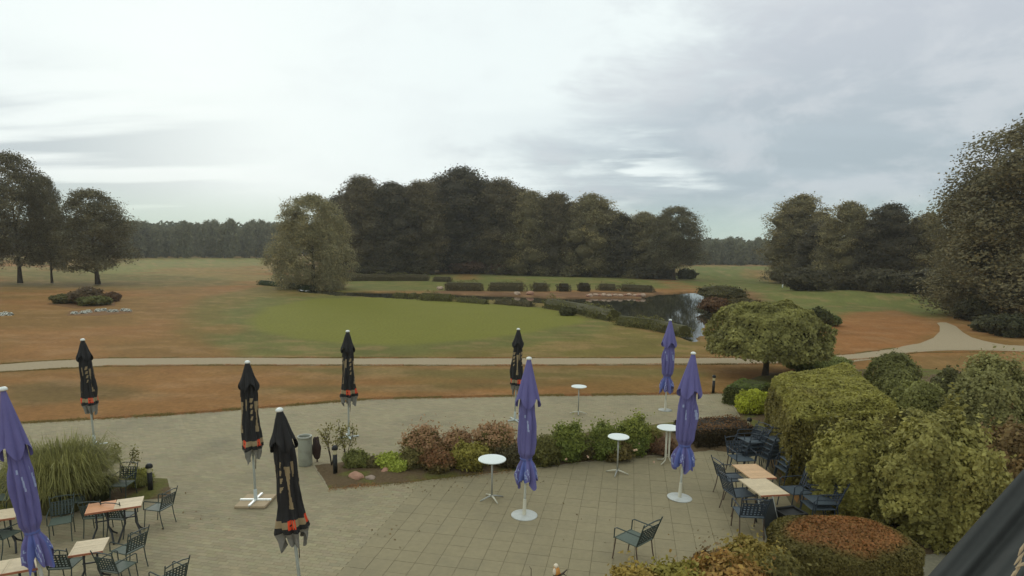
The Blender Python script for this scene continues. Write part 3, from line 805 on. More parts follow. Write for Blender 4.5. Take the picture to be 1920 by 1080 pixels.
# ------------------------------------------------------------------ woodland trees
dk = srgb(86, 80, 60); dk2 = srgb(108, 98, 70); lt = srgb(150, 142, 104); gg = srgb(132, 122, 84); br = srgb(104, 88, 64)
CR = {
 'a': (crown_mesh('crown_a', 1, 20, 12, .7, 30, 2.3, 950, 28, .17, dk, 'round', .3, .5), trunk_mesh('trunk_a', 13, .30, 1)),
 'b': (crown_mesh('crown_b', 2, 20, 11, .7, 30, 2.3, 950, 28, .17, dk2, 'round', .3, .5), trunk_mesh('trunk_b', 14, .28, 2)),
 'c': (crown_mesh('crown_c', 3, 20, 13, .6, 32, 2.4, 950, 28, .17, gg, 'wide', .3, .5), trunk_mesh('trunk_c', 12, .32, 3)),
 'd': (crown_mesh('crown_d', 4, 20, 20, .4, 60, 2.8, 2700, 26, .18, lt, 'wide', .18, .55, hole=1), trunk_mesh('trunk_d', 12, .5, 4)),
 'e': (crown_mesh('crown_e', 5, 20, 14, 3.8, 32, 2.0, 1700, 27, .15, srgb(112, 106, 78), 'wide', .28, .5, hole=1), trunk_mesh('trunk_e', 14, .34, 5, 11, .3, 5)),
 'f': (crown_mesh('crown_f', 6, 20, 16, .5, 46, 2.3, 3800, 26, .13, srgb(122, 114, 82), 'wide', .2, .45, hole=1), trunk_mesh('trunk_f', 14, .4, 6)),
 'g': (crown_mesh('crown_g', 7, 20, 13, .6, 26, 2.6, 420, 12, .5, srgb(116, 116, 88), 'wide', .25, .8), trunk_mesh('trunk_g', 12, .3, 7, 2)),
}
def tree(kind, px, base_y, top_y, wpx, label, group, rz=None, dd_=0.0, nm='broadleaf_tree', cat='tree', trunks=1, wnom=None):
    b = G(px, base_y)
    if dd_: 
        v = b[:2] / np.linalg.norm(b[:2]); n2_ = b[:2] + v * dd_; b = np.array([n2_[0], n2_[1], float(height(n2_[0], n2_[1]))])
    H = ztop(b, top_y); W = wpx * mpp((b[0], b[1], H / 2)) * (1.34 if (group or '').endswith('pond') or 'second row' in (group or '') or 'right hand' in (group or '') else 1.0)
    t = thing(nm, label, cat, b, random.Random(px * 7 + base_y).uniform(0, 6.28) if rz is None else rz, group)
    nomw = {'a': 12, 'b': 11, 'c': 13, 'd': 20, 'e': 14, 'f': 16, 'g': 13}[kind]
    cm, tm = CR[kind]
    part('trunk', tm, t); part('crown', cm, t)
    t.scale = (W / nomw, W / nomw, H / 20)
    return t
GW = 'trees of the dark wood behind the pond'
for args in [
 ('d', 588, 541, 374, 168, 'broad drooping olive tree reaching the ground at the left end of the pond', None),
 ('b', 682, 513, 336, 92, 'tall narrow dark tree rising just right of the drooping pond tree', GW),
 ('a', 738, 514, 348, 96, 'dark round crowned tree in the wood, second from its left end', GW),
 ('b', 792, 514, 345, 88, 'dark tree with a level top left of the tallest tree of the wood', GW),
 ('a', 866, 512, 321, 128, 'tallest and darkest tree in the middle of the wood behind the pond', GW),
 ('b', 938, 514, 341, 92, 'tall dark tree against the right flank of the tallest tree of the wood', GW),
 ('c', 992, 516, 364, 88, 'lighter olive tree with layered branches right of the middle of the wood', GW),
 ('b', 1040, 517, 366, 74, 'slim pointed tree with a small gap of sky to its right', GW),
 ('c', 1106, 519, 369, 104, 'wide tree with a jagged crown over the far green', GW),
 ('a', 1158, 520, 404, 72, 'low tree in the dip of the wood skyline', GW),
 ('c', 1203, 521, 402, 84, 'pale olive tree second from the right end of the wood', GW),
 ('e', 1262, 525, 392, 98, 'rounded tree with bare lower trunk at the right end of the wood', GW)]:
    tree(*args)
SR = ['above the right side of the drooping pond tree', 'between the tall narrow and the round crowned one', 'just left of the level topped tree', 'against the left flank of the tallest tree', 'against the right flank of the tallest tree', 'left of the layered olive tree', 'right of the layered olive tree', 'left of the wide jagged tree', 'right of the wide jagged tree', 'left of the pale olive tree', 'between the last two trees on the right']
for i, (px, ty, wd) in enumerate([(642, 366, 90), (708, 352, 90), (764, 349, 90), (826, 336, 90), (905, 338, 90), (964, 350, 90), (1015, 371, 80), (1074, 376, 80), (1132, 392, 80), (1180, 406, 70), (1232, 405, 76)]):
    tree('b' if i % 2 else 'a', px, 512, ty + 6, wd, 'second row tree of the pond wood, ' + SR[i], 'hidden second row of the wood', dd_=9)
GR = 'trees of the right hand grove'
for args in [
 ('c', 1492, 532, 371, 112, 'rounded tree standing at the left end of the right grove', GR),
 ('c', 1580, 543, 384, 96, 'second tree of the right grove with a domed top', GR),
 ('a', 1655, 548, 388, 96, 'third tree of the right grove, slightly pointed and brownish', GR),
 ('c', 1727, 550, 405, 104, 'low wide brownish tree between the grove and the giant tree', GR),
 ('f', 1945, 602, 224, 330, 'giant leafy tree rising out of the right edge of the picture', GR),
 ('f', 1828, 590, 330, 135, 'lower bushy tree in front of the giant tree on its left', GR),
 ('a', 1537, 538, 418, 80, 'dark filler tree between first and second tree of the right grove', GR),
 ('a', 1618, 543, 425, 80, 'dark low tree between second and third tree of the right grove', GR),
 ('a', 1690, 548, 430, 80, 'dark low tree right behind the brownish tree of the right grove', GR)]:
    tree(*args)
GL = 'park trees on the left'
for args in [
 ('e', 38, 531, 294, 150, 'tall open crowned tree with two dark stems near the left edge', GL),
 ('e', 98, 531, 336, 74, 'tree squeezed between the tall left tree and the spreading lawn tree', GL),
 ('e', 182, 533, 361, 158, 'spreading round lawn tree with one dark trunk left of the fairway', GL),
 ('e', -50, 533, 310, 140, 'tree cut by the left edge of the picture', GL)]:
    tree(*args)
# far woods: each tree stands alone but looks like its neighbours
r3 = random.Random(8)
for i in range(30):
    px = 236 + i * 9.6 + r3.uniform(-4, 4)
    tree('g', px, 484 + r3.uniform(-.8, 1), r3.uniform(414, 432), r3.uniform(22, 36), 'hazy rounded tree in the far wood across the left fairway', 'trees of the far left wood', dd_=r3.uniform(0, 40), nm='distant_tree')
for i in range(20):
    px = 1296 + i * 8.5 + r3.uniform(-3, 3)
    tree('g', px, 498 + r3.uniform(-.8, .8), r3.uniform(446, 458), r3.uniform(20, 32), 'hazy rounded tree in the far wood between the pond wood and the right grove', 'trees of the far right wood', dd_=r3.uniform(0, 40), nm='distant_tree')
for (x0, x1, yb, yt, nt_) in [(-260, 560, 484, 420, 46), (560, 1290, 490, 428, 36), (1290, 2250, 497, 450, 50)]:
    for i in range(nt_):
        pass
def forest_band(name, x0, x1, yb, yt, n, seed, extra=60):
    r = np.random.default_rng(seed); Vs = []; Cs = []
    base = np.array(srgb(94, 98, 76))
    for i in range(n):
        px = x0 + (x1 - x0) * (i + r.uniform(-.4, .4)) / n; b = P(px, yb)
        v = b[:2] / np.linalg.norm(b[:2]); b = b[:2] + v * (extra + r.uniform(-20, 20))
        H = ztop(np.array([b[0], b[1], 0]), yt + r.uniform(-4, 5)); R = H * .33
        k = 260; d = r.normal(0, 1, (k, 3)); d /= np.linalg.norm(d, axis=1)[:, None]
        p = d * np.array([R, R, H * .5]) * r.uniform(.8, 1.05, (k, 1)) + np.array([b[0], b[1], H * .5])
        Vs.append(quads(p, d, 1.5, r)); Cs.append(base * (1 + r.normal(0, .15, (k, 1))) * r.uniform(.8, 1.2))
    me = leafmesh(name, np.concatenate(Vs), np.concatenate(Cs))
    return tag(link(name, me), kind='stuff')
forest_band('distant_forest', -300, 620, 483, 419, 80, 1)
forest_band('distant_forest', 1240, 2000, 497, 449, 70, 2)

# undergrowth and pond-side shrubs in the distance
def shrub_at(px, base_y, top_y, wpx, colr, label, seed, name='shrub', n=2600, size=.09, group=None, topcol=None, lump=.25, cat='shrub', boxy=2.0, depth=.12, deep=None, up=0.0, var=.18, lf=1.6):
    b = G(px, base_y); H = ztop(b, top_y); W = wpx * mpp(b)
    rz_ = H / 1.9; ry_ = (deep if deep else W / 2)
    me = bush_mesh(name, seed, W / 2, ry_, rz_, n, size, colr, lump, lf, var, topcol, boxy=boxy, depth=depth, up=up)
    o = link(name, me, None, (b[0], b[1] + ry_ * .7, b[2] + rz_ * .88)); o.rotation_euler = (0, 0, 0)
    return tag(o, label, cat, group)
rb = srgb(118, 92, 74); ug = srgb(92, 86, 62)
for i, (px, by, ty, wd, c_, lb) in enumerate([
 (875, 514, 487, 78, rb, 'reddish brown rounded bush in front of the tallest tree'),
 (938, 515, 494, 44, rb, 'small reddish bush right of the rounded one at the wood edge'),
 (1010, 516, 500, 60, rb, 'low flat reddish bush at the wood edge behind the far green'),
 (700, 515, 490, 90, ug, 'dark undergrowth below the left part of the wood'),
 (770, 515, 488, 80, ug, 'dark undergrowth below the level topped trees'),
 (1075, 518, 494, 80, ug, 'dark undergrowth under the wide jagged tree'),
 (1135, 519, 492, 70, ug, 'dark undergrowth in the dip of the wood'),
 (1230, 524, 497, 80, ug, 'dark bush at the foot of the right end of the wood'),
 (1290, 524, 505, 36, srgb(84, 84, 52), 'small bush right of the bare trunk at the wood end'),
 (1530, 545, 505, 86, srgb(86, 80, 56), 'low bush at the foot of the right grove, left end'),
 (1600, 546, 500, 90, srgb(92, 84, 58), 'broad bush below the domed tree of the right grove'),
 (1660, 549, 505, 70, ug, 'dark bush below the pointed tree of the grove'),
 (1750, 555, 505, 90, ug, 'dark thicket between grove and giant tree'),
 (1842, 604, 560, 64, srgb(74, 72, 46), 'dark bush at the foot of the lower bushy tree'),
 (1872, 625, 596, 58, srgb(92, 90, 60), 'rounded paler bush by the right path under the giant tree'),
 (1908, 634, 590, 60, srgb(76, 76, 50), 'bush cut by the right edge under the giant tree'),
 (1800, 572, 556, 40, srgb(84, 84, 50), 'small low bush on the crest left of the dark thicket'),
]):
    shrub_at(px, by, ty, wd, c_, lb, 50 + i, n=3600, size=.19 if by < 560 else .12, lump=.5, lf=2.6, name='undergrowth_bush' if c_ == ug else 'shrub')

# clipped pond hedges
hg = srgb(112, 108, 60); hg2 = srgb(108, 98, 66); topg = srgb(128, 122, 66)
def pond_hedge(pts, hpx, label, seed, wid=1.1, colr=hg, name='clipped_hedge', group='clipped hedges round the pond'):
    W_ = [G(a, b) for a, b in pts]; h = hpx * mpp(W_[len(W_) // 2]); zb = min(p[2] for p in W_)
    # footprint lies behind the given front edge
    me = hedge_mesh(name, seed, [(p[0], p[1] + wid / 2) for p in W_], wid, h, .075, colr, 90, topg, .40, .26, corner=.45)
    o = link(name, me, None, (0, 0, zb)); return tag(o, label, 'hedge', group)
for i, (pts, hp, lb, wd, c_) in enumerate([
 ([(645, 527), (722, 527), (803, 527)], 13, 'long dark clipped hedge across the water at the left of the far bank', 1.5, hg2),
 ([(812, 528), (845, 529)], 10, 'short clipped hedge block right of the long dark far hedge', 1.5, hg2),
 ([(833, 545), (905, 546)], 16, 'clipped hedge on the far bank below the orange bare patch', 1.6, hg2),
 ([(915, 546), (984, 547)], 17, 'wide clipped hedge block on the far bank, just right of the first', 1.6, hg2),
 ([(999, 547), (1027, 547)], 17, 'narrow clipped hedge block in the middle of the far bank', 1.6, hg2),
 ([(1047, 547), (1068, 547)], 16, 'dark cube shaped bush on the far bank', 1.4, srgb(76, 66, 44)),
 ([(1085, 547), (1106, 547)], 17, 'second dark cube shaped bush on the far bank beside the rocks', 1.4, srgb(76, 66, 44)),
 ([(1122, 545), (1158, 546)], 14, 'clipped hedge behind the bank rocks, left one', 1.4, hg2),
 ([(1166, 547), (1226, 550)], 15, 'clipped hedge behind the bank rocks, right one', 1.4, hg2),
 ([(738, 559), (763, 560)], 11, 'small clipped hedge block at the left of the near bank row', 1.0, hg),
 ([(767, 560), (782, 561)], 12, 'smallest clipped hedge block of the near bank row', 1.0, hg),
 ([(787, 563), (848, 566)], 15, 'clipped hedge block behind the far left of the putting green', 1.0, hg),
 ([(856, 566), (915, 571)], 10, 'low clipped hedge strip behind the putting green centre', .9, hg),
 ([(928, 570), (1000, 576)], 11, 'dark low hedge strip right of the green centre', .9, hg2),
 ([(1028, 578), (1090, 589), (1155, 604)], 20, 'long curving clipped hedge along the near bank of the pond', 1.3, hg),
 ([(1162, 610), (1230, 619), (1292, 634)], 20, 'clipped hedge at the near right corner of the pond behind the purple parasol', 1.2, hg),
 ([(486, 534), (540, 539), (575, 545)], 10, 'low dark clipped hedge left of the drooping pond tree', 1.0, srgb(72, 84, 46)),
]):
    pond_hedge(pts, hp, lb, 100 + i, wd, c_)
for i, (px, by, ty, wd, c_, lb) in enumerate([
 (1365, 566, 539, 90, srgb(98, 92, 52), 'broad olive reed mound on the right bank of the pond'),
 (1345, 585, 560, 56, srgb(112, 82, 54), 'brown reed clump at the water on the right bank'),
 (1405, 588, 562, 74, srgb(100, 90, 54), 'reed clump between pond and umbrella shaped tree'),
 (1556, 612, 592, 50, srgb(100, 108, 58), 'light green bush behind the right side of the umbrella shaped tree'),
 (1540, 620, 580, 50, srgb(84, 86, 48), 'darker bush behind the umbrella shaped tree'),
 (1065, 592, 578, 30, srgb(80, 78, 46), 'dark water plant behind the curving hedge'),
 (150, 571, 541, 62, srgb(110, 92, 66), 'brown leafless looking shrub standing in the lawn bed'),
 (112, 570, 553, 44, srgb(108, 104, 62), 'dark rounded shrub at the left end of the lawn bed'),
 (200, 566, 549, 34, srgb(116, 90, 64), 'reddish shrub at the right end of the lawn bed'),
 (165, 574, 557, 50, srgb(114, 114, 66), 'low green shrub at the front of the lawn bed'),
]):
    shrub_at(px, by, ty, wd, c_, lb, 150 + i, n=3000, size=.11, lump=.5, lf=2.4)
# rocks
def rock(px, py, s, label, group=None, colr=None, seed=0, zz=0.0):
    b = G(px, py); v = ICO2[0] * (1 + .5 * (vnoise(ICO2[0] * 1.7 + seed * 3.1, seed) - .5))[:, None] * np.array([s, s * .8, s * .6])
    o = link('rock', make_mesh('rock', v, ICO2[1], ROCKM if colr is None else colr, smooth_=False), None, (b[0], b[1], b[2] + s * .2 + zz))
    return tag(o, label, 'rock', group)
PALER = mat('pale_rock', srgb(184, 160, 138), .9, .15, noise=.2, nscale=5, bump=.5, bscale=10)
PINKR = mat('pink_rock', srgb(172, 132, 110), .9, .15, noise=.2, nscale=9, bump=.5, bscale=20)
rr_ = random.Random(2)
ORDR = ['first', 'second', 'third', 'fourth', 'fifth', 'sixth', 'seventh', 'eighth', 'ninth', 'tenth', 'eleventh', 'twelfth', 'thirteenth', 'fourteenth']
for i, px in enumerate(range(1100, 1206, 8)):
    rock(px + rr_.uniform(-2, 2), 555.5 + rr_.uniform(-1, 1), rr_.uniform(.22, .42), ORDR[i] + ' rock from the left in the row lining the far pond bank', 'rocks on the far bank', PALER if i % 3 else PINKR, i, .1)
rock(970, 553, .45, 'single pale rock on the brown far bank left of the dark cube bushes', None, PALER, 31, .1)
rock(994, 553, .5, 'pinkish rock on the far bank just right of the single pale rock', None, PINKR, 32, .1)
rock(824, 543, .5, 'white boulder on the bank below the far hedges', None, PALER, 33, .1)
rock(668, 900, .20, 'pink boulder at the front of the flower bed by the lamp', None, PINKR, 34, .05)
rock(736, 886, .17, 'pale stone under the yellow green plants of the flower bed', None, PALER, 35, .06)
rock(724, 889, .14, 'brown pink stone left of the pale one in the flower bed', None, PINKR, 36, .05)
rock(694, 902, .12, 'small grey stone right of the pink boulder', None, None, 37, .05)
rock(697, 876, .16, 'grey stone half sunk in the flower bed soil', None, None, 38, .05)
# golf flags / markers
def marker(px, by, ty, label):
    b = G(px, by); H = max(.5, ztop(b, ty)); t = thing('tee_marker', label, 'marker', b)
    mb = MB(); mb.lathe([(0, 0), (.10, 0), (.10, H * .9), (.06, H), (0, H)], 10); part('post', mb.mesh('post', WHITEP, True), t)
    mb = MB(); mb.lathe([(.0, H), (.13, H), (.13, H + .06), (0, H + .08)], 10); part('cap', mb.mesh('cap', WHITEP, True), t)
marker(1128, 518, 508, 'small white marker on the far green in front of the wood')
marker(1467, 540, 534, 'small white marker post on the fairway near the right grove')

LSOIL = mat('lawn_soil', srgb(122, 92, 62), .95, .05, noise=.3, nscale=3)
# white flower plants on the lawn
WH = mat('white_petals', srgb(215, 215, 200), .7, .2)
def flower_clump(loc, label, group, base=None):
    if base: return dup(base, label, loc, rng.uniform(0, 6))
    r = np.random.default_rng(3); n = 260; d = r.normal(0, 1, (n, 3)); d[:, 2] = abs(d[:, 2]); d /= np.linalg.norm(d, axis=1)[:, None]
    t = thing('flower_plant', label, 'flowers', loc, 0, group)
    p = d * np.array([.27, .24, .2]) * r.uniform(.6, 1, (n, 1))
    part('foliage', leafmesh('foliage', quads(p, d, .05, r), np.asarray(srgb(86, 80, 56)) * (1 + r.normal(0, .15, (n, 1)))), t)
    p = d[:90] * np.array([.30, .26, .24]); V = quads(p, d[:90], .045, r, .9, .6); part('blossoms', make_mesh('blossoms', V, np.arange(len(V)).reshape(-1, 4), WH), t)
    return t
fb = None
ORD = ['first', 'second', 'third', 'fourth', 'fifth', 'sixth', 'seventh', 'eighth', 'ninth', 'tenth', 'eleventh', 'twelfth', 'thirteenth', 'fourteenth']
for k_, (px, py) in enumerate([(140, 589), (156, 588), (166, 586), (184, 584), (195, 583), (208, 585), (216, 585), (232, 583), (240, 584)]):
    o = flower_clump(G(px, py), ORD[k_] + ' white flowering plant from the left in the row below the lawn shrub bed', 'white flowers on the lawn', fb); fb = fb or o
for k_, (px, py) in enumerate([(0, 592), (10, 590), (18, 591)]):
    flower_clump(G(px, py), ['leftmost', 'middle', 'rightmost'][k_] + ' of three white flowering plants at the left picture edge', 'white flowers at the left edge', fb)['group'] = 'white flowers at the left edge'
tag(link('lawn_bed', ngon_prism(wp0([(125, 592), (130, 583), (185, 579), (245, 580), (248, 587), (180, 592)]), -.02, .012, LSOIL, 'lawn_bed')), kind='structure')
tag(link('lawn_bed', ngon_prism(wp0([(88, 570), (120, 560), (180, 556), (220, 560), (215, 574), (140, 578)]), -.02, .012, LSOIL, 'lawn_bed')), kind='structure')


HZ = bpy.data.materials.new('haze_air'); HZ.use_nodes = True; HZ.node_tree.nodes.clear()
pv = HZ.node_tree.nodes.new('ShaderNodeVolumePrincipled'); pv.inputs['Density'].default_value = .00036; pv.inputs['Anisotropy'].default_value = .2
pv.inputs['Color'].default_value = (.93, .95, .93, 1)
ho = HZ.node_tree.nodes.new('ShaderNodeOutputMaterial'); HZ.node_tree.links.new(pv.outputs[0], ho.inputs['Volume'])
mb = MB(); mb.box((0, 0, 19.0), (3240, 3240, 44.0)); tag(link('haze', mb.mesh('haze', HZ)), kind='stuff')
# ------------------------------------------------------------------ parasols
def canopy_mesh(kind, seed):
    """closed canopy: height 0 at the very top, negative downwards. returns lower canopy and top tier meshes"""
    nu, nv = 112, 130
    th = np.linspace(0, 2 * np.pi, nu, endpoint=False)
    if kind == 'blue':
        cap_l = .92; L_ = 2.62; tie = 2.14
        zs = np.linspace(.55, L_, nv)
        rad = np.interp(zs, [.55, .8, 1.2, 1.75, 2.0, 2.10, 2.16, 2.28, 2.45, 2.62], [.10, .15, .185, .195, .17, .12, .115, .18, .235, .25])
        fold = np.interp(zs, [.55, 1.2, 2.0, 2.14, 2.3, 2.62], [.20, .22, .25, .15, .35, .45])
        ccap = [(.03, .0), (.045, .03), (.10, .25), (.17, .55), (.225, .8), (.25, .92)]
    else:
        cap_l = .58; L_ = 2.12; 
        zs = np.linspace(.35, L_, nv)
        rad = np.interp(zs, [.35, .6, 1.0, 1.5, 1.8, 1.92, 2.0, 2.12], [.10, .16, .19, .225, .25, .25, .20, .17])
        fold = np.interp(zs, [.35, 1.0, 1.8, 2.12], [.18, .22, .22, .45])
        ccap = [(.03, .0), (.05, .03), (.09, .15), (.14, .35), (.20, .54), (.205, .58)]
    T, Zz = np.meshgrid(th, zs, indexing='xy'); Rr = rad[:, None]; Ff = fold[:, None]
    ph = .25 * np.sin(Zz * 2.1 + seed) + seed
    prof = np.abs(np.sin(4 * T + ph)) ** .8
    n = fbm(np.c_[np.cos(T).ravel() * 1.6 + seed, np.sin(T).ravel() * 1.6, Zz.ravel() * 1.4], seed + 3, 3).reshape(T.shape) - .5
    R = Rr * (1 - Ff + Ff * 1.35 * prof) * (1 + .95 * n)
    hem = np.zeros_like(Zz); k = Zz > L_ - .22
    zz = -Zz - np.where(k, (Zz - (L_ - .22)) / .22 * .16 * (np.sin(4 * T + ph + 1) * .6 + np.sin(7 * T + seed) * .4), 0)
    V = np.stack([R * np.cos(T), R * np.sin(T), zz], -1).reshape(-1, 3)
    idx = np.arange(nu * nv).reshape(nv, nu)
    Q = np.stack([idx[:-1, :], idx[1:, :], np.roll(idx, -1, 1)[1:, :], np.roll(idx, -1, 1)[:-1, :]], -1)
    Tc = (T[:-1, :] + np.pi / nu); Zc = (Zz[:-1, :] + Zz[1:, :]) / 2
    mi = np.zeros(Tc.shape, int); tdeg = np.degrees(Tc) % 360
    if kind == 'blue':
        mats = [BLUEF, BLUEF2, LETTER]
        mi[(Zc > 2.16) & (np.sin(4 * Tc + 1) > .1)] = 1
        # white script strokes on the hem and a small emblem higher up
        for a0 in (20, 110, 200, 290):
            for j, (da, z0, z1) in enumerate([(0, 2.36, 2.50), (7, 2.33, 2.37), (9, 2.42, 2.55), (15, 2.30, 2.42), (19, 2.38, 2.41), (24, 2.44, 2.56), (29, 2.34, 2.40)]):
                sl = (Zc - z0) * 40
                mi[(np.abs((tdeg - a0 - da - sl + 180) % 360 - 180) < 2.2) & (Zc > z0) & (Zc < z1)] = 2
            mi[(np.abs((tdeg - a0 - 8 - (Zc - 1.3) * 30 + 180) % 360 - 180) < 4.5) & (Zc > 1.28) & (Zc < 1.50)] = 2
            mi[(np.abs((tdeg - a0 + 12 + 180) % 360 - 180) < 4) & (Zc > 1.16) & (Zc < 1.23)] = 2
    else:
        mats = [BLACKF, TANF, REDF, GREYF]
        for a0 in (0, 120, 240):
            for j in range(4):        # four slanting tan wedges
                z0 = .78 + j * .13; sl = (Zc - z0) * 120
                mi[(np.abs((tdeg - a0 - 50 + sl + 180) % 360 - 180) < 11 - 1.5 * j) & (Zc > z0) & (Zc < z0 + .085)] = 1
            mi[(np.abs((tdeg - a0 + 180) % 360 - 180) < 5 + 2.5 * np.sin(Zc * 9)) & (Zc > .80) & (Zc < 1.05)] = 1
            mi[(np.abs((tdeg - a0 - 85 + 180) % 360 - 180) < 9 + 5 * np.sin(Zc * 8 + 1)) & (Zc > .86) & (Zc < 1.55) ] = 1
        mi[(Zc > 1.72) & (Zc < 1.83)] = 1
        for a0 in (5, 95, 185, 275):
            for (da, w_) in ((0, 3.2), (9, 3.0), (17, 3.4), (26, 3.0)):
                mi[(np.abs((tdeg - a0 - da + 180) % 360 - 180) < w_) & (Zc > 1.71) & (Zc < 1.86)] = 2
            mi[(np.abs((tdeg - a0 - 9 + 180) % 360 - 180) < 4) & (Zc > 1.775) & (Zc < 1.80)] = 0
        mi[Zc > 1.93] = 3
    can = make_mesh('canopy', V, Q.reshape(-1, 4), mats, mi.ravel(), True)
    zs2 = np.linspace(0, cap_l, 40); r2 = np.interp(zs2, [c_[1] for c_ in ccap], [c_[0] for c_ in ccap])
    T, Zz = np.meshgrid(th, zs2, indexing='xy')
    amp = .36 * (Zz / cap_l)
    R = r2[:, None] * (1 - amp * .5 + amp * np.abs(np.sin(4 * T + .4 + seed)) ** .7) * (1 + .22 * (fbm(np.c_[np.cos(T).ravel() * 1.3, np.sin(T).ravel() * 1.3 + seed, Zz.ravel()], seed, 2).reshape(T.shape) - .5))
    R = np.maximum(R, .02); zz = -Zz + (Zz / cap_l) ** 4 * .10 * np.sin(4 * T + seed * 2)
    V = np.stack([R * np.cos(T), R * np.sin(T), zz], -1).reshape(-1, 3); idx = np.arange(nu * 40).reshape(40, nu)
    Q = np.stack([idx[:-1, :], idx[1:, :], np.roll(idx, -1, 1)[1:, :], np.roll(idx, -1, 1)[:-1, :]], -1).reshape(-1, 4)
    cap = make_mesh('top_tier', V, Q, [BLUEF if kind == 'blue' else BLACKF], None, True)
    return can, cap
PAR = {}
def parasol(kind, label, basepx, toppx, rz, base='disk', group=None, lean=None, slim=1.0):
    b = P(*basepx); b[2] = .022
    # lean follows the photographed axis: direction from the base to the top at the same distance
    H = 3.35
    lo, hi = 1.5, 4.5
    for _ in range(30):
        m_ = (lo + hi) / 2
        if proj((b[0], b[1], b[2] + m_))[1] > toppx[1]: lo = m_
        else: hi = m_
    H = lo
    xt = proj((b[0], b[1], H))
    dx = (toppx[0] - xt[0]) * xt[2] / FPX
    t = thing('closed_parasol', label, 'parasol', b, 0, group)
    t.rotation_euler = (0, math.atan2(dx, H), 0)
    key = kind
    if key not in PAR: PAR[key] = canopy_mesh(kind, 2 if kind == 'blue' else 5)
    can, cap = PAR[key]
    k = H / 3.4
    mb = MB(); mb.tube([(0, 0, .02), (0, 0, H - .15)], .026, 14); po_ = part('pole', mb.mesh('pole', WHITEP if kind == 'blue' else GALVW, True), t)
    c_ = part('canopy', can, t); c_.location = (0, 0, H); c_.rotation_euler = (0, 0, rz); c_.scale = (k * .93, k * .93, k * (1.06 if kind == 'black' else 1)); c_.scale = (c_.scale[0] * slim, c_.scale[1] * slim, c_.scale[2])
    c_ = part('top_tier', cap, t); c_.location = (0, 0, H); c_.rotation_euler = (0, 0, rz + .3); c_.scale = (k * .95 * slim, k * .95 * slim, k)
    mb = MB(); mb.lathe([(0, .035), (.03, .033), (.052, .018), (.06, 0), (.058, -.02), (.03, -.03)], 20, (0, 0, H)); part('finial', mb.mesh('finial', WHITEP, True), t)
    if kind == 'blue':
        mb = MB(); R_b = .29
        if base == 'disk':
            mb.lathe([(0, .022), (R_b - .012, .020), (R_b, .012), (R_b, 0), (0, 0)], 48); part('base_plate', mb.mesh('base_plate', PLATE, True), t)
        else:
            mb.lathe([(0, .012), (.25, .012), (.25, 0), (0, 0)], 32); part('base_plate', mb.mesh('base_plate', GALV, True), t)
        mb = MB(); mb.lathe([(.045, .02), (.042, .03), (.036, .36), (.030, .38), (.02, .38)], 18); part('sleeve', mb.mesh('sleeve', CREAMP, True), po_)
        mb = MB(); z = H - 2.13 * k; mb.lathe([(.125 * k * slim, z - .02), (.135 * k * slim, z), (.125 * k * slim, z + .02)], 24); part('strap', mb.mesh('strap', BLUEF2, True), t)
    else:
        if base == 'slab':
            for i, (sx, sy) in enumerate([(-1, -1), (1, -1), (1, 1), (-1, 1)]):
                mb = MB(); mb.box((sx * .172, sy * .172, .035), (.335, .335, .05)); part('base_slab', mb.mesh('base_slab', STONEB), t)
            for a in (0, math.pi / 2):
                mb = MB(); mb.box((0, 0, .075 + (.004 if a else 0)), (.70, .05, .03), rz=a + .0); part('cross_bar', mb.mesh('cross_bar', WHITEP), t)
        else:
            for a in (.5, .5 + math.pi / 2):
                mb = MB(); mb.box((0, 0, .03 + (.004 if a > 1 else 0)), (.62, .045, .03), rz=a); part('cross_bar', mb.mesh('cross_bar', GALVW), t)
        mb = MB(); mb.lathe([(.04, .03), (.038, .3), (.03, .32), (.02, .32)], 16); part('sleeve', mb.mesh('sleeve', GALVW, True), po_)
        mb = MB(); mb.tube([(.05, -.02, H - 2.0 * k), (.07, -.03, H - 2.3 * k), (.05, -.02, H - 2.55 * k)], .008, 6); part('cord', mb.mesh('cord', BLACKP), t)
    return t
GALVW = mat('pale_grey_paint', srgb(186, 194, 188), .4, .4, noise=.05, nscale=9)
PLATE = mat('base_plate_paint', srgb(190, 192, 184), .45, .4, noise=.1, nscale=7, dirt=((.3, .27, .2), 5, .4))
GB = 'closed black parasols'; GP = 'closed blue parasols'
parasol('black', 'smallest closed black parasol, far left on the upper terrace', (178, 837), (155, 637), .4, 'cross', GB)
t_ = parasol('black', 'closed black parasol standing on a square tan slab base with white cross', (480, 944), (464, 679), 2.4, 'slab', GB)
parasol('black', 'largest closed black parasol in front with red lettering on its hem', (567, 1135), (524, 768), 1.55, 'cross', GB)
parasol('black', 'closed black parasol behind the little tree by the bin', (654, 822), (652, 621), 4.6, 'cross', GB)
parasol('black', 'closed black parasol half hidden behind a blue one', (965, 790), (972, 617), 3.3, 'cross', GB)
parasol('blue', 'closed blue parasol cut by the left edge over the wooden tables', (92, 1150), (5, 728), .3, 'disk', GP, slim=.72)
parasol('blue', 'closed blue parasol on a round white base in the middle of the terrace', (983, 968), (992, 672), 1.1, 'disk', GP)
parasol('blue', 'closed blue parasol on a round base beside the white twin post table', (1274, 935), (1300, 662), 2.1, 'disk', GP)
parasol('blue', 'smallest closed blue parasol at the back edge of the upper terrace', (1247, 770), (1257, 600), 5.2, 'small', GP)

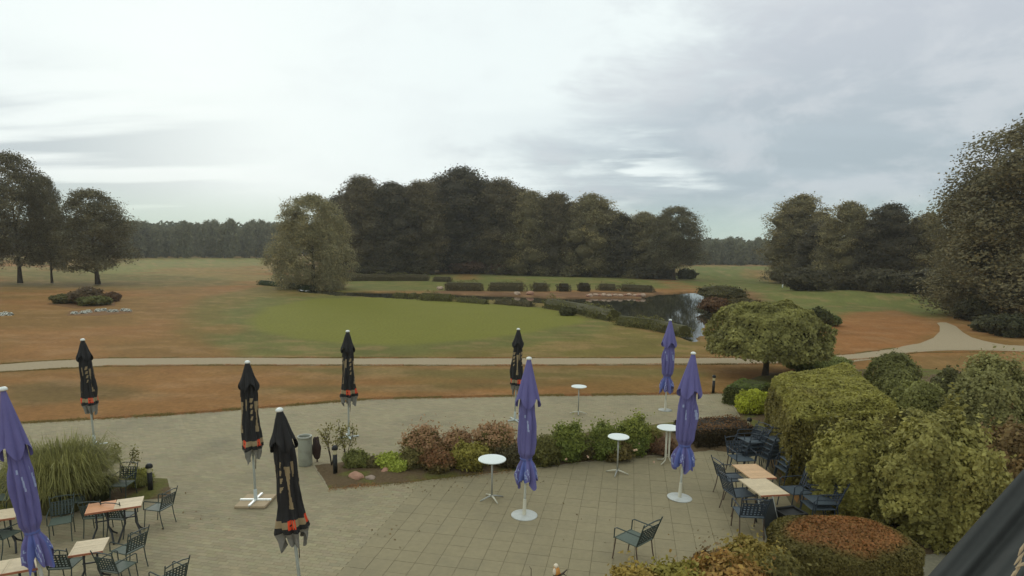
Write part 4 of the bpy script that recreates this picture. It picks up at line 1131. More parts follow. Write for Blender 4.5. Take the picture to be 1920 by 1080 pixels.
# ------------------------------------------------------------------ standing tables
TOPW = mat('table_top_white', srgb(226, 232, 224), .3, .5, noise=.03, nscale=6)
def stand_table(label, basepx, toppy, rz, rad=.31, twin=False):
    b = P(*basepx); b[2] = .022; H = ztop(b, toppy)
    t = thing('standing_table', label, 'table', b, rz, 'round standing tables')
    mb = MB(); mb.lathe([(0, H - .03), (rad - .02, H - .03), (rad, H - .022), (rad + .003, H - .008), (rad - .006, H), (0, H)], 48); part('table_top', mb.mesh('table_top', TOPW, False), t)
    if not twin:
        mb = MB(); mb.tube([(0, 0, .06), (0, 0, H - .03)], .022, 12); part('pole', mb.mesh('pole', GALV, True), t)
        for i in range(4):
            a = i * math.pi / 2; mb = MB(); mb.tube([(.0, 0, .09), (.1, 0, .075), (.30, 0, .015)], [.026, .02, .014], 8)
            o = part('foot', mb.mesh('foot', CREAMP if i % 2 else GALV, True), t); o.rotation_euler = (0, 0, a + .3)
    else:
        for i in range(4):
            a = i * math.pi / 2 + .4; ca, sa = math.cos(a), math.sin(a); mb = MB()
            mb.tube([(.06 * ca, .06 * sa, H - .03), (.06 * ca, .06 * sa, .16), (.10 * ca, .10 * sa, .08), (.31 * ca, .31 * sa, .02)], .016, 8)
            part('leg', mb.mesh('leg', CREAMP, True), t)
        mb = MB(); mb.lathe([(.07, 0), (.075, .012), (.07, .024)], 20, (0, 0, .2)); part('ring', mb.mesh('ring', CREAMP, True), t)
    return t
stand_table('white round standing table nearest, left of the middle blue parasol', (922, 938), 860, .2, .32)
stand_table('white round standing table in front of the green shrubs of the flower bed', (1157, 889), 818, .9, .275)
stand_table('white round standing table on several legs half behind a blue parasol', (1250, 869), 801, .4, .31, True)
stand_table('small grey white standing table alone on the upper terrace', (1084, 777), 724, 1.2, .27)

# ------------------------------------------------------------------ chairs
def chair_mesh_set(fm, sm, legm):
    out = {}
    W, D, SH, BH = .54, .50, .44, .90
    mb = MB()
    # seat: perforated sheet made of slats both ways over a rim
    mb.box((0, 0, SH), (W - .06, D - .04, .012)); mb.tube([(-W / 2 + .03, D / 2, SH), (-W / 2 + .03, -D / 2, SH), (W / 2 - .03, -D / 2, SH), (W / 2 - .03, D / 2, SH), (-W / 2 + .03, D / 2, SH)], .012, 6)
    out['seat'] = mb.mesh('seat', sm)
    tilt = .16
    def bk(x, z): return (x, -D / 2 - (z - SH) * tilt / .46 * 1.0, z)
    for s_, nm_ in ((-1, 'post_l'), (1, 'post_r')):
        mb = MB(); mb.tube([bk(s_ * (W / 2 - .02), SH), bk(s_ * (W / 2 - .01), .70), bk(s_ * (W / 2 + .01), BH + .03)], .013, 6); out[nm_] = mb.mesh('back_post', fm)
    mb = MB(); mb.tube([bk(-W / 2 + .0, BH - .03), bk(-.12, BH), bk(.12, BH), bk(W / 2 - .0, BH - .03)], .012, 6); mb.tube([bk(-W / 2, BH - .12), bk(W / 2, BH - .12)], .008, 6)
    out['top_rail'] = mb.mesh('top_rail', fm)
    mb = MB()
    for i in range(7):
        x = -W / 2 + .05 + i * (W - .10) / 6; p0, p1 = np.array(bk(x, SH + .06)), np.array(bk(x, BH - .12)); c_ = (p0 + p1) / 2; L_ = np.linalg.norm(p1 - p0); a = math.atan2(p1[1] - p0[1], p1[2] - p0[2])
        mb.box(c_, (.034, .006, L_), R=[[1, 0, 0], [0, math.cos(a), math.sin(a)], [0, -math.sin(a), math.cos(a)]])
    for i in range(6):
        z = SH + .06 + i * (BH - .12 - SH - .06) / 5; q_ = bk(0, z); mb.box((q_[0], q_[1] - .005, q_[2]), (W - .06, .006, .026))
    out['backrest'] = mb.mesh('backrest', fm)
    mb = MB(); mb.tube([(0, 0, SH), (.0, .03, .2), (.0, .06, 0)], .013, 6); out['front_leg'] = mb.mesh('leg', legm)
    mb = MB(); mb.tube([(0, 0, SH), (0, -.04, .2), (0, -.10, 0)], .013, 6); out['rear_leg'] = mb.mesh('leg', legm)
    mb = MB(); mb.tube([(0, D / 2, SH), (0, D / 2 - .01, SH + .19), (0, D / 2 - .06, SH + .22), (0, -D / 2 - .07, SH + .23)], .013, 6); out['armrest'] = mb.mesh('armrest', fm)
    return out, W, D
def make_chair(label, mats_, loc=(0, 0, 0), rz=0, group=None):
    S_, W, D = chair_mesh_set(*mats_)
    t = thing('garden_chair', label, 'chair', loc, rz, group)
    part('seat', S_['seat'], t); br_ = part('backrest', S_['backrest'], t); part('back_post', S_['post_l'], t); part('back_post', S_['post_r'], t); part('top_rail', S_['top_rail'], br_)
    for sx in (-1, 1):
        o = part('leg', S_['front_leg'], t); o.location = (sx * (W / 2 - .03), D / 2 - .02, 0)
        o = part('leg', S_['rear_leg'], t); o.location = (sx * (W / 2 - .03), -D / 2 + .02, 0)
        o = part('armrest', S_['armrest'], t); o.location = (sx * (W / 2 + .0), 0, 0)
    return t
CH = {}
def chair(kind, label, px, py, face, group=None, z=.022, tilt=None, loc=None):
    """px,py: ground point under the seat centre; face: heading of the sitter, degrees clockwise from straight away"""
    p_ = P(px, py) if loc is None else loc
    rz = -math.radians(face)
    ml = {'green': (GREENM, GREENS, GREENM), 'lone': (GREENM, GREENS, RUSTM), 'blue': (BLUEM, BLUES, BLUEM), 'bluerust': (BLUEM, BLUES, RUSTM)}[kind]
    if kind not in CH:
        CH[kind] = make_chair(label, ml, (p_[0], p_[1], z), rz, group)
        if tilt: CH[kind].rotation_euler = (tilt[0], tilt[1], rz)
        if kind == 'green': CH[kind].scale = (.72, .74, .86)
        return CH[kind]
    return dup(CH[kind], label, (p_[0], p_[1], z), rz, tilt=tilt, group=group)
chair('lone', 'green metal garden chair standing alone on the terrace in front of the low shrubs', 1186, 1052, -42)
GLc = 'green chairs round the left wooden tables'
chair('green', 'green chair with its back to the right end of the joined wooden tables, facing left', 300, 985, -78, GLc)
chair('green', 'green chair behind the pale half of the joined tables, below the little tree', 232, 938, 178, GLc)
chair('green', 'green chair in front of the pale half of the joined tables', 232, 1002, 4, GLc)
chair('green', 'dark green chair in front of the orange half of the joined tables', 186, 1000, -12, GLc)
chair('green', 'green chair behind the single pale table, turned towards the blue parasol', 118, 1012, 150, GLc)
chair('green', 'green lattice back chair at the lower left of the single pale table', 128, 1098, -8, GLc)
chair('green', 'green lattice back chair at the lower right of the single pale table', 226, 1104, 12, GLc)
chair('green', 'green chair at the right side of the single pale table', 243, 1068, -70, GLc)
chair('green', 'green chair under the ornamental grass left of the joined tables', 140, 972, 60, GLc)
chair('green', 'green chair below the left edge table, partly behind the blue parasol', 12, 1040, 10, GLc)
chair('green', 'green chair in the shade left of the blue parasol behind the edge table', 10, 965, 175, GLc)
chair('green', 'green chair cut by the bottom edge below the joined tables', 318, 1130, -60, GLc)
GRc = 'blue grey chairs round the right wooden tables'
chair('bluerust', 'blue grey chair at the far left corner of the right wooden tables', 1370, 930, 80, GRc)
chair('bluerust', 'blue grey chair at the near left side of the right wooden tables', 1384, 960, 78, GRc)
chair('bluerust', 'blue grey chair at the near end of the right wooden tables, lattice back to us', 1400, 1000, 4, GRc)
chair('bluerust', 'blue grey chair beyond the far end of the right wooden tables', 1388, 890, 172, GRc)
GS = 'chairs leaning in the stacks by the big hedge'
def stack(px, py, n, face, labels, lean=.0, dz=.115, kind='blue'):
    b = P(px, py)
    for i in range(n):
        a = math.radians(face); off = i * .035
        loc = (b[0] - math.sin(a) * off, b[1] - math.cos(a) * off, 0)
        chair(kind, labels[i], 0, 0, face + rng.uniform(-3, 3), GS, z=.022 + i * dz, loc=loc, tilt=(lean * i * .03, 0))
stack(1396, 880, 4, 250, ['lowest chair of the left chair stack by the brown hedge', 'second chair of the left chair stack by the brown hedge', 'third chair of the left chair stack by the brown hedge', 'topmost chair of the left chair stack by the brown hedge'], 1)
stack(1440, 886, 5, 255, ['lowest chair of the middle stack against the big hedge', 'second chair of the middle stack against the big hedge', 'third chair of the middle stack against the big hedge', 'fourth chair of the middle stack against the big hedge', 'topmost chair of the middle stack against the big hedge'], 1)
stack(1478, 912, 3, 265, ['lowest chair of the right stack behind the wooden tables', 'middle chair of the right stack behind the wooden tables', 'topmost chair of the right stack behind the wooden tables'], 1)
chair('blue', 'dark blue chair standing behind the near right corner of the wooden tables', 1490, 955, -100, GS)
stack(1530, 985, 2, -95, ['lower one of two dark chairs stacked next to the round clipped hedge', 'upper one of two dark chairs stacked next to the round clipped hedge'], 1)

# ------------------------------------------------------------------ wooden tables
def wood_table(label, corners, kind, group, H=.74, legm=DARKM, nplank=6, rec=None, turn=0., off=None, pivot=None):
    """corners: photo points of the top: far left, far right, near right, near left"""
    c4 = [P(a, b, H)[:2] for a, b in corners]
    cen = np.mean(c4, 0); ex = ((c4[1] - c4[0]) + (c4[2] - c4[3])) / 2; ey = ((c4[0] - c4[3]) + (c4[1] - c4[2])) / 2
    wx = np.linalg.norm(ex); wy = np.linalg.norm(ey); a = math.atan2(ex[1], ex[0]) + math.radians(turn)
    if off is not None: ca_, sa_ = math.cos(a), math.sin(a); cen = np.array([pivot[0] + ca_ * off, pivot[1] + sa_ * off])
    if rec: wx, wy = rec
    t = thing('wooden_table', label, 'table', (cen[0], cen[1], .022), a, group)
    pm = {'pale': WOODC, 'orange': WOODO, 'warm': WOODM}[kind]
    pw = wy / nplank
    for i in range(nplank):
        mb = MB(); mb.box((0, 0, 0), (wx - .05, pw - .003, .024)); o = part('plank', mb.mesh('plank', pm), t)
        o.location = (0, -wy / 2 + pw * (i + .5), H - .034 + rng.uniform(-.001, .001))
    for sx in (-1, 1):
        mb = MB(); mb.box((sx * (wx / 2 - .0125), 0, H - .033), (.024, wy, .028)); part('edge_board', mb.mesh('edge_board', pm), t)
    mb = MB(); mb.box((0, -wy / 2 - .008, H - .036), (wx, .014, .034)); part('edge_board', mb.mesh('edge_board', WOODE), t)
    for sx in (-1, 1):
        mb = MB(); x = sx * min(.12, wx * .2)
        mb.tube([(x, 0, H - .05), (x, 0, .30), (x * 1.6, -.05, .16), (x * 2.1, -.26, .02)], .018, 7); part('leg', mb.mesh('leg', legm, True), t)
        mb = MB(); mb.tube([(x, 0, .30), (x * 1.6, .05, .16), (x * 2.1, .26, .02)], .018, 7); part('leg', mb.mesh('leg', legm, True), t)
    mb = MB(); 
    for z in (.62, .42): mb.tube([(-.12, 0, z), (.12, 0, z)], .014, 6)
    part('cross_rail', mb.mesh('cross_rail', legm), t)
    return t
GT = 'small wooden terrace tables'
pv_ = P(216, 946, .74)
wood_table('orange brown wooden table forming the left half of the joined pair', [(165, 936), (214, 933), (214, 958), (160, 962)], 'orange', GT, turn=15, rec=(.46, .50), off=-.232, pivot=pv_)
wood_table('pale wooden table forming the right half of the joined pair', [(216, 933), (270, 930), (271, 955), (216, 958)], 'pale', GT, turn=15, rec=(.46, .50), off=.232, pivot=pv_)
wood_table('single pale wooden table between the lattice back chairs', [(138, 1010), (198, 1008), (199, 1038), (136, 1042)], 'pale', GT, turn=15, rec=(.48, .52))
wood_table('pale wooden table at the left edge behind the blue parasol', [(-22, 953), (36, 949), (34, 976), (-26, 979)], 'pale', GT, turn=15, rec=(.48, .52))
pv_ = P(12, 1062, .74)
wood_table('pale wooden table in the lower left corner under the blue parasol tip', [(14, 1046), (68, 1043), (75, 1072), (12, 1078)], 'pale', GT, turn=15, rec=(.50, .50), off=.252, pivot=pv_)
wood_table('wooden table cut by the lower left corner, left of the pale one', [(-48, 1050), (12, 1046), (10, 1078), (-54, 1083)], 'pale', GT, turn=15, rec=(.50, .50), off=-.252, pivot=pv_)
wood_table('far one of the two wooden tables pushed together by the chair stacks', [(1383, 871), (1428, 870), (1445, 895), (1396, 897)], 'warm', GT)
wood_table('near one of the two wooden tables pushed together by the chair stacks', [(1397, 898), (1446, 896), (1468, 926), (1412, 929)], 'pale', GT)

# leaning dark board and black box next to the right tables
b = P(1440, 1004); t = thing('leaning_board', 'dark flat board leaning beside the right wooden tables', 'board', (b[0], b[1], .022), .5)
mb = MB(); a = .35; mb.box((0, 0, .36), (.42, .025, .72), R=[[1, 0, 0], [0, math.cos(a), math.sin(a)], [0, -math.sin(a), math.cos(a)]]); part('panel', mb.mesh('panel', DARKM), t)
mb = MB()
for sx in (-1, 1): mb.tube([(sx * .22, -.14, 0), (sx * .22, .13, .74)], .013, 6)
part('frame', mb.mesh('frame', GALV), t)
b = P(1478, 1000); t = thing('planter_box', 'black square box at the left tip of the round clipped hedge', 'box', (b[0], b[1], .022), .3)
mb = MB(); mb.box((0, 0, .22), (.5, .4, .44)); part('body', mb.mesh('body', BLACKP), t)
mb = MB()
for (c_, d_) in (((0, .19, .46), (.54, .05, .04)), ((0, -.19, .46), (.54, .05, .04)), ((.245, 0, .46), (.05, .33, .04)), ((-.245, 0, .46), (.05, .33, .04))): mb.box(c_, d_)
part('rim', mb.mesh('rim', BLACKP), t)

# ------------------------------------------------------------------ bin, bollard lamps
b = P(573, 873); b[2] = .022; H = ztop(b, 817)
t = thing('litter_bin', 'tall pale grey cylindrical litter bin at the end of the flower bed', 'bin', b, 0)
mb = MB(); R0 = 12.5 * mpp(b); mb.lathe([(0, .0), (R0 * .96, 0), (R0 * .96, .03), (R0, .04), (R0, H - .05)], 36); mb.lathe([(R0 * .9, H - .06), (R0 * .9, .1), (0, .1)], 36); bo_ = part('body', mb.mesh('body', BINM, True), t)
mb = MB(); mb.lathe([(R0 * .89, H - .05), (R0 * .89, H), (R0 * 1.05, H), (R0 * 1.07, H - .03), (R0 * 1.04, H - .06), (R0 * .99, H - .06)], 36); part('rim', mb.mesh('rim', BINM, True), bo_)
b2 = P(594, 868); H2 = ztop(b2, 822)
t = thing('post_dispenser', 'dark brown bag hanging on a short post beside the pale bin', 'bag', (b2[0], b2[1], .022), 0)
mb = MB(); mb.tube([(0, .04, 0), (0, .04, H2)], .02, 8); part('post', mb.mesh('post', RUSTM, True), t)
rr = np.random.default_rng(2); v = ICO3[0] * np.array([.12, .09, .30]); v = v * (1 + .5 * (vnoise(ICO3[0] * 2.2, 4) - .5))[:, None]; v[:, 2] += H2 * .58
part('bag', make_mesh('bag', v, ICO3[1], mat('dark_brown_bag', srgb(62, 46, 42), .6, .3, noise=.2, nscale=10), smooth_=True), t)
def bollard(label, px, by, ty):
    b = P(px, by); b[2] = .02; H = ztop(b, ty); r_b = .055
    t = thing('bollard_lamp', label, 'lamp', b, 0, 'bollard lamps of the terrace')
    mb = MB(); mb.lathe([(0, 0), (r_b, 0), (r_b, H * .70), (0, H * .70)], 16); part('post', mb.mesh('post', BLACKP, True), t)
    mb = MB(); mb.lathe([(r_b * .85, H * .70), (r_b * .92, H * .72), (r_b * .92, H * .84), (r_b * .8, H * .86)], 16); part('lamp_glass', mb.mesh('lamp_glass', GLASSY, True), t)
    mb = MB(); mb.lathe([(0, H * .86), (r_b * 1.4, H * .86), (r_b * 1.45, H * .90), (r_b * 1.2, H * .96), (r_b * .6, H), (0, H)], 20); part('lamp_cap', mb.mesh('lamp_cap', BLACKP, True), t)
bollard('black bollard lamp at the right end of the left bed above the joined tables', 283, 925, 869)
bollard('black bollard lamp in the flower bed beside the pale bin', 629, 892, 835)
bollard('small black bollard lamp at the far right corner of the upper terrace', 1337, 738, 703)
bollard('little bollard lamp just visible above the chair stacks', 1402, 830, 783)

# ------------------------------------------------------------------ ornamental grass and little trees
def grass_clump(label, px, by, ty, wpx, n, colr, seed, name='ornamental_grass'):
    b = P(px, by); b[2] = .03; H = ztop(b, ty); W = wpx * mpp(b); r = np.random.default_rng(seed)
    a = r.uniform(0, 2 * np.pi, n); rho = (r.uniform(0, 1, n) ** .6) * W * .24; L_ = H * r.uniform(.7, 1.15, n); out = W * .5 * r.uniform(.25, 1.1, n)
    seg = 7; V = []; base = np.c_[np.cos(a) * rho, np.sin(a) * rho, np.zeros(n)]
    da = a + r.normal(0, .5, n); t = np.linspace(0, 1, seg); Cs = []
    wdt = r.uniform(.008, .016, n)
    side = np.c_[-np.sin(da), np.cos(da), r.normal(0, .3, n)]
    tone = r.uniform(.65, 1.35, n); c0 = np.asarray(colr); c1 = np.asarray(srgb(150, 148, 88))
    pts = []
    for k_ in t:
        h = L_ * (1.75 * k_ - 1.0 * k_ ** 2.4 * r.uniform(.7, 1.3, n)) * .95; rr_ = out * k_ ** 1.7
        p_ = base + np.c_[np.cos(da) * rr_, np.sin(da) * rr_, np.maximum(h, .02)]
        ww = (wdt * (1 - k_ * .85))[:, None]
        pts.append(p_ - side * ww); pts.append(p_ + side * ww)
        cc_ = (c0 * (1 - k_ * .6) + c1 * (k_ * .6))[None] * tone[:, None] * (.8 + .35 * k_); Cs += [cc_, cc_]
    V = np.stack(pts, 1).reshape(-1, 3); C_ = np.stack(Cs, 1).reshape(-1, 3); m = 2 * seg
    Q = (np.arange(n)[:, None, None] * m + np.array([[2 * i, 2 * i + 1, 2 * i + 3, 2 * i + 2] for i in range(seg - 1)])[None]).reshape(-1, 4)
    o = link(name, make_mesh(name, V, Q, LEAF, col=C_), None, b); return tag(o, label, 'grass plant')
grass_clump('big arching clump of ornamental grass behind the left wooden tables', 122, 955, 838, 158, 5200, srgb(112, 108, 62), 5)
grass_clump('small grass tuft at the foot of the bollard lamp in the left bed', 262, 918, 888, 46, 700, srgb(120, 120, 60), 6)
grass_clump('grassy green plant at the left picture edge behind the parasol', 8, 940, 880, 70, 1500, srgb(96, 104, 52), 7)
grass_clump('dark low grass plant beside the big grass clump under the joined tables', 190, 938, 895, 60, 1300, srgb(72, 76, 44), 8)
grass_clump('thin pale grass stalks behind the big box hedge', 1636, 740, 672, 14, 14, srgb(170, 140, 96), 9)
def sparse_tree(label, px, by, ty, wpx, seed, nst=3, leafc=srgb(124, 118, 66), spread=.5, nl=14):
    b = P(px, by); b[2] = .03; H = ztop(b, ty); W = wpx * mpp(b); r = random.Random(seed); rn = np.random.default_rng(seed)
    t = thing('young_tree', label, 'small tree', b, 0)
    mb = MB(); tips = []
    for i in range(nst):
        a = i * 2.3 + r.uniform(-.4, .4); s_ = W * .42 * r.uniform(.6, 1.1)
        p0 = np.array([0, 0, 0.]); p1 = np.array([math.cos(a) * s_ * .35, math.sin(a) * s_ * .3, H * .42]); p2_ = np.array([math.cos(a) * s_, math.sin(a) * s_ * .6, H * r.uniform(.75, .95)])
        mb.tube([p0, (p0 + p1) / 2 + np.array([0, 0, .05]), p1, p2_], [.016, .013, .010, .005], 6); tips.append(p2_)
        for j in range(4):
            q = p1 + (p2_ - p1) * r.uniform(0, .85); a2 = a + r.uniform(-1.6, 1.6); l = W * r.uniform(.14, .26); e = q + np.array([math.cos(a2) * l, math.sin(a2) * l * .6, r.uniform(.05, .22) * H])
            e[2] = min(e[2], H); mb.tube([q, (q + e) / 2 + np.array([0, 0, .02]), e], [.008, .006, .003], 5); tips += [e, (q + e) / 2]
    part('trunk', mb.mesh('trunk', BARK, True), t)
    tp = np.array(tips); k = nl; pn = np.repeat(tp, k, 0) + rn.normal(0, .055, (len(tp) * k, 3)); V = quads(pn, rn.normal(0, 1, pn.shape), .032, rn, .5)
    part('leaves', leafmesh('leaves', V, np.asarray(leafc) * (1 + rn.normal(0, .2, (len(pn), 1)))), t)
sparse_tree('thin young tree with sparse leaves beside the left bollard lamp', 236, 908, 833, 62, 3)
sparse_tree('thin young tree with sparse leaves in front of the parasol by the bin', 650, 880, 784, 46, 9, 3)
sparse_tree('leaning leafy sapling between the pale bin and the flower bed lamp', 622, 876, 792, 62, 12, 3, srgb(128, 120, 62))

# ------------------------------------------------------------------ flower bed shrubs
def near_shrub(px, by, ty, wpx, colr, label, seed, n=5000, size=.035, topcol=None, lump=.34, name='shrub', cat='shrub', topz=.2, var=.22, deepf=.8, lf=1.8, boxy=2., depth=.16, up=0., group=None, zb=.02, spike=0):
    b = P(px, by); H = ztop(b, ty); W = wpx * mpp(b); rz_ = H / 1.85
    colr = np.asarray(colr) * (2.6 if wpx > 95 else 1.8) * np.array([1.06, 1, 1.08]); topcol = None if topcol is None else np.asarray(topcol) * 1.2
    me = bush_mesh(name, seed, W / 2, W / 2 * deepf, rz_, n, size, colr, lump, lf, var, topcol, topz, boxy=boxy, depth=depth, up=up, core=.78, spike=spike)
    o = link(name, me, None, (b[0], b[1] + W / 2 * deepf * .6, zb + rz_ * .85)); return tag(o, label, cat, group)
red = srgb(166, 128, 98); olv = srgb(104, 98, 52); grn_ = srgb(96, 108, 50); yg = srgb(128, 138, 56); brn = srgb(100, 80, 56)
for i, a in enumerate([
 (792, 878, 811, 78, olv, 'red tipped shrub at the left end of the tall flower bed row', red),
 (856, 872, 810, 62, olv, 'rounded red tipped shrub second in the flower bed row', red),
 (926, 872, 801, 86, olv, 'largest red tipped shrub left of the middle blue parasol', red),
 (880, 888, 836, 70, srgb(112, 108, 48), 'yellow green shrub in front of the red tipped shrubs', None),
 (820, 892, 850, 60, srgb(94, 86, 50), 'olive shrub below the first red tipped shrub', srgb(130, 90, 62)),
 (955, 882, 842, 50, srgb(72, 68, 44), 'dark low shrub behind the nearest standing table', None),
 (1022, 878, 822, 56, srgb(86, 86, 44), 'dark green shrub right of the middle blue parasol', None),
 (1064, 872, 800, 74, grn_, 'leafy green rose shrub in the middle of the flower bed', srgb(122, 126, 58)),
 (1100, 866, 826, 44, srgb(78, 74, 42), 'low dark shrub between the two leafy green ones', None),
 (1132, 866, 798, 66, grn_, 'leafy green shrub left of the second standing table', srgb(120, 124, 58)),
 (1188, 858, 786, 62, grn_, 'taller green shrub behind the second standing table', srgb(134, 136, 62)),
 (1222, 852, 806, 40, srgb(104, 102, 52), 'small green shrub left of the twin post table', None),
 (1160, 868, 834, 60, srgb(92, 84, 46), 'low olive shrub under the second standing table top', None),
 (1245, 856, 826, 50, srgb(104, 82, 58), 'low brown shrub at the foot of the twin post table', None),
 (728, 884, 856, 52, yg, 'yellow green ground plant in the open part of the flower bed', None),
 (745, 890, 868, 36, yg, 'small light green ground plant by the pale stone', None),
 (664, 884, 850, 46, srgb(100, 104, 54), 'green tuft right of the flower bed lamp', None),
 (700, 882, 862, 36, srgb(92, 86, 52), 'low brownish plant left of the yellow green ground plant', None),
 (768, 886, 846, 40, srgb(92, 88, 48), 'low olive plant left of the red tipped shrubs', None),
 (258, 916, 888, 40, srgb(116, 116, 52), 'yellow green plant beside the left bollard lamp', None)]):
    near_shrub(a[0], a[1], a[2], a[3], a[4], a[5], 200 + i, n=int(2600 + a[3] * 45), topcol=a[6], size=.034, lump=.55, topz=.05, depth=.22, lf=2.4, spike=1.1)
# rose blossoms: pale dots on the green shrubs
RO = mat('pale_blossom', srgb(222, 190, 160), .7, .2)
rn = np.random.default_rng(4); Vs = []
for (px, py) in [(1045, 806), (1100, 850), (1146, 802), (1195, 826), (1186, 839), (1190, 838), (1143, 832), (1092, 834), (1060, 855), (1165, 806), (1212, 810), (1222, 860), (1078, 818), (1266, 845)]:
    b = P(px, py, .45); d = rn.normal(0, 1, (14, 3)); d /= np.linalg.norm(d, axis=1)[:, None]
    q_ = quads(b + d * .02 + np.array([0, -.25, 0]), d, .022, rn, .9); Vs.append(q_)
Vs = np.concatenate(Vs)
tag(link('rose_blossoms', make_mesh('rose_blossoms', Vs, np.arange(len(Vs)).reshape(-1, 4), RO)), kind='stuff')

# ------------------------------------------------------------------ clipped hedges on the right
def hedge_px(name, pts, wid, hpx_top, label, seed, colr, size=.045, dens=420, topcol=None, cat='hedge', corner=.15, lump=.07, z=.02, H=None, var=.16):
    W_ = [P(a, b) for a, b in pts]
    if H is None: H = ztop(W_[0], hpx_top)
    W_ = np.array(W_)[:, :2]; d = W_[-1] - W_[0]; d /= np.linalg.norm(d); nrm = np.array([-d[1], d[0]])
    if nrm @ W_[0] < 0: nrm = -nrm
    me = hedge_mesh(name, seed, [p_ + nrm * wid / 2 for p_ in W_], wid, H, size, colr, dens, topcol, lump, var, corner=corner)
    return tag(link(name, me, None, (0, 0, z)), label, cat)
hedge_px('clipped_hedge', [(1305, 845), (1425, 838)], 1.5, 800, 'low clipped hedge with a brown dried top behind the chair stacks', 300, srgb(66, 56, 36), topcol=srgb(128, 92, 56), H=.62, dens=500, size=.035)
hedge_px('clipped_hedge', [(1412, 768), (1444, 748)], 1.2, 710, 'low green clipped hedge left of the yellow green shrub', 301, srgb(92, 96, 48), topcol=srgb(104, 116, 54), H=.75)
near_shrub(1418, 782, 735, 66, srgb(134, 140, 44), 'bright yellow green shrub tucked against the big box hedge', 302, 4200, .04, lump=.25)
# the big box hedge: top outline given at its height
HB = 2.1
c_fl = P(1497, 768, HB)[:2]; c_fr = P(1690, 752, HB)[:2]; c_br = P(1590, 674, HB)[:2]; c_bl = P(1447, 697, HB)[:2]
def box_hedge(name, quad, H, seed, colr, topcol, label, n=60000, size=.05):
    r = np.random.default_rng(seed); q = np.array(quad); V = []; Nn = []
    area_top = 24; per = []
    # top
    nt_ = int(n * .42); u = r.uniform(0, 1, nt_); v = r.uniform(0, 1, nt_)
    p = (q[0] * ((1 - u) * (1 - v))[:, None] + q[1] * (u * (1 - v))[:, None] + q[2] * (u * v)[:, None] + q[3] * ((1 - u) * v)[:, None])
    ed = np.minimum(np.minimum(u, 1 - u), np.minimum(v, 1 - v)); z = H - .22 * (1 - smooth(0, .16, ed)) ** 2
    Pn = [np.c_[p, z]]; NN = [np.tile([0, 0, 1.], (nt_, 1))]
    for i in range(4):
        a, b = q[i], q[(i + 1) % 4]; L_ = np.linalg.norm(b - a); m = int(n * .58 * L_ / sum(np.linalg.norm(q[(j + 1) % 4] - q[j]) for j in range(4)))
        t = r.uniform(0, 1, m); zz = r.uniform(0, H - .2, m); nn = np.array([(b - a)[1], -(b - a)[0]]) / L_
        if nn @ (q.mean(0) - a) > 0: nn = -nn
        bulge = .12 * np.sin(np.pi * zz / H) - .25 * np.maximum(0, (.08 - np.minimum(t, 1 - t)) / .08) ** 2
        pp = a[None] * (1 - t)[:, None] + b[None] * t[:, None] + nn[None] * bulge[:, None]
        Pn.append(np.c_[pp, zz]); NN.append(np.tile([nn[0], nn[1], 0.], (m, 1)))
    Pn = np.concatenate(Pn); NN = np.concatenate(NN)
    Pn += NN * ((fbm(Pn * 1.3, seed, 5) - .5) * .34 - np.abs(r.normal(0, .05, len(Pn))))[:, None]
    cl = fbm(Pn * 2.4, seed + 2, 3); tone = np.clip(1.05 + .95 * (cl - .5) + r.normal(0, .12, len(Pn)), .4, 1.8)[:, None]
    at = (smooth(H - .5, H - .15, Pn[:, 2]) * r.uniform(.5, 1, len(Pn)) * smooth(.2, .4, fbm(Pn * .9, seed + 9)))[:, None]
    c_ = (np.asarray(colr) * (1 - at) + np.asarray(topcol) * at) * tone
    # core
    ce = q.mean(0); qi = ce + (q - ce) * .86; cv = [(*a, 0) for a in qi] + [(*a, H - .55) for a in qi] + [(*(ce + (a - ce) * .82), H - .34) for a in q]
    cf = [[i, (i + 1) % 4, 4 + (i + 1) % 4, 4 + i] for i in range(4)] + [[4 + i, 4 + (i + 1) % 4, 8 + (i + 1) % 4, 8 + i] for i in range(4)] + [[8, 9, 10, 11]]
    V = quads(Pn, NN, size, r, .6)
    return tag(link(name, leafmesh(name, V, c_, (np.array(cv), np.array(cf)), np.asarray(colr) * .5)), label, 'hedge')
box_hedge('box_hedge', [c_fl, c_fr, c_br, c_bl], HB, 310, srgb(132, 122, 66), srgb(158, 152, 76), 'big boxy clipped hedge with light green top filling the right middle', 70000, .05)
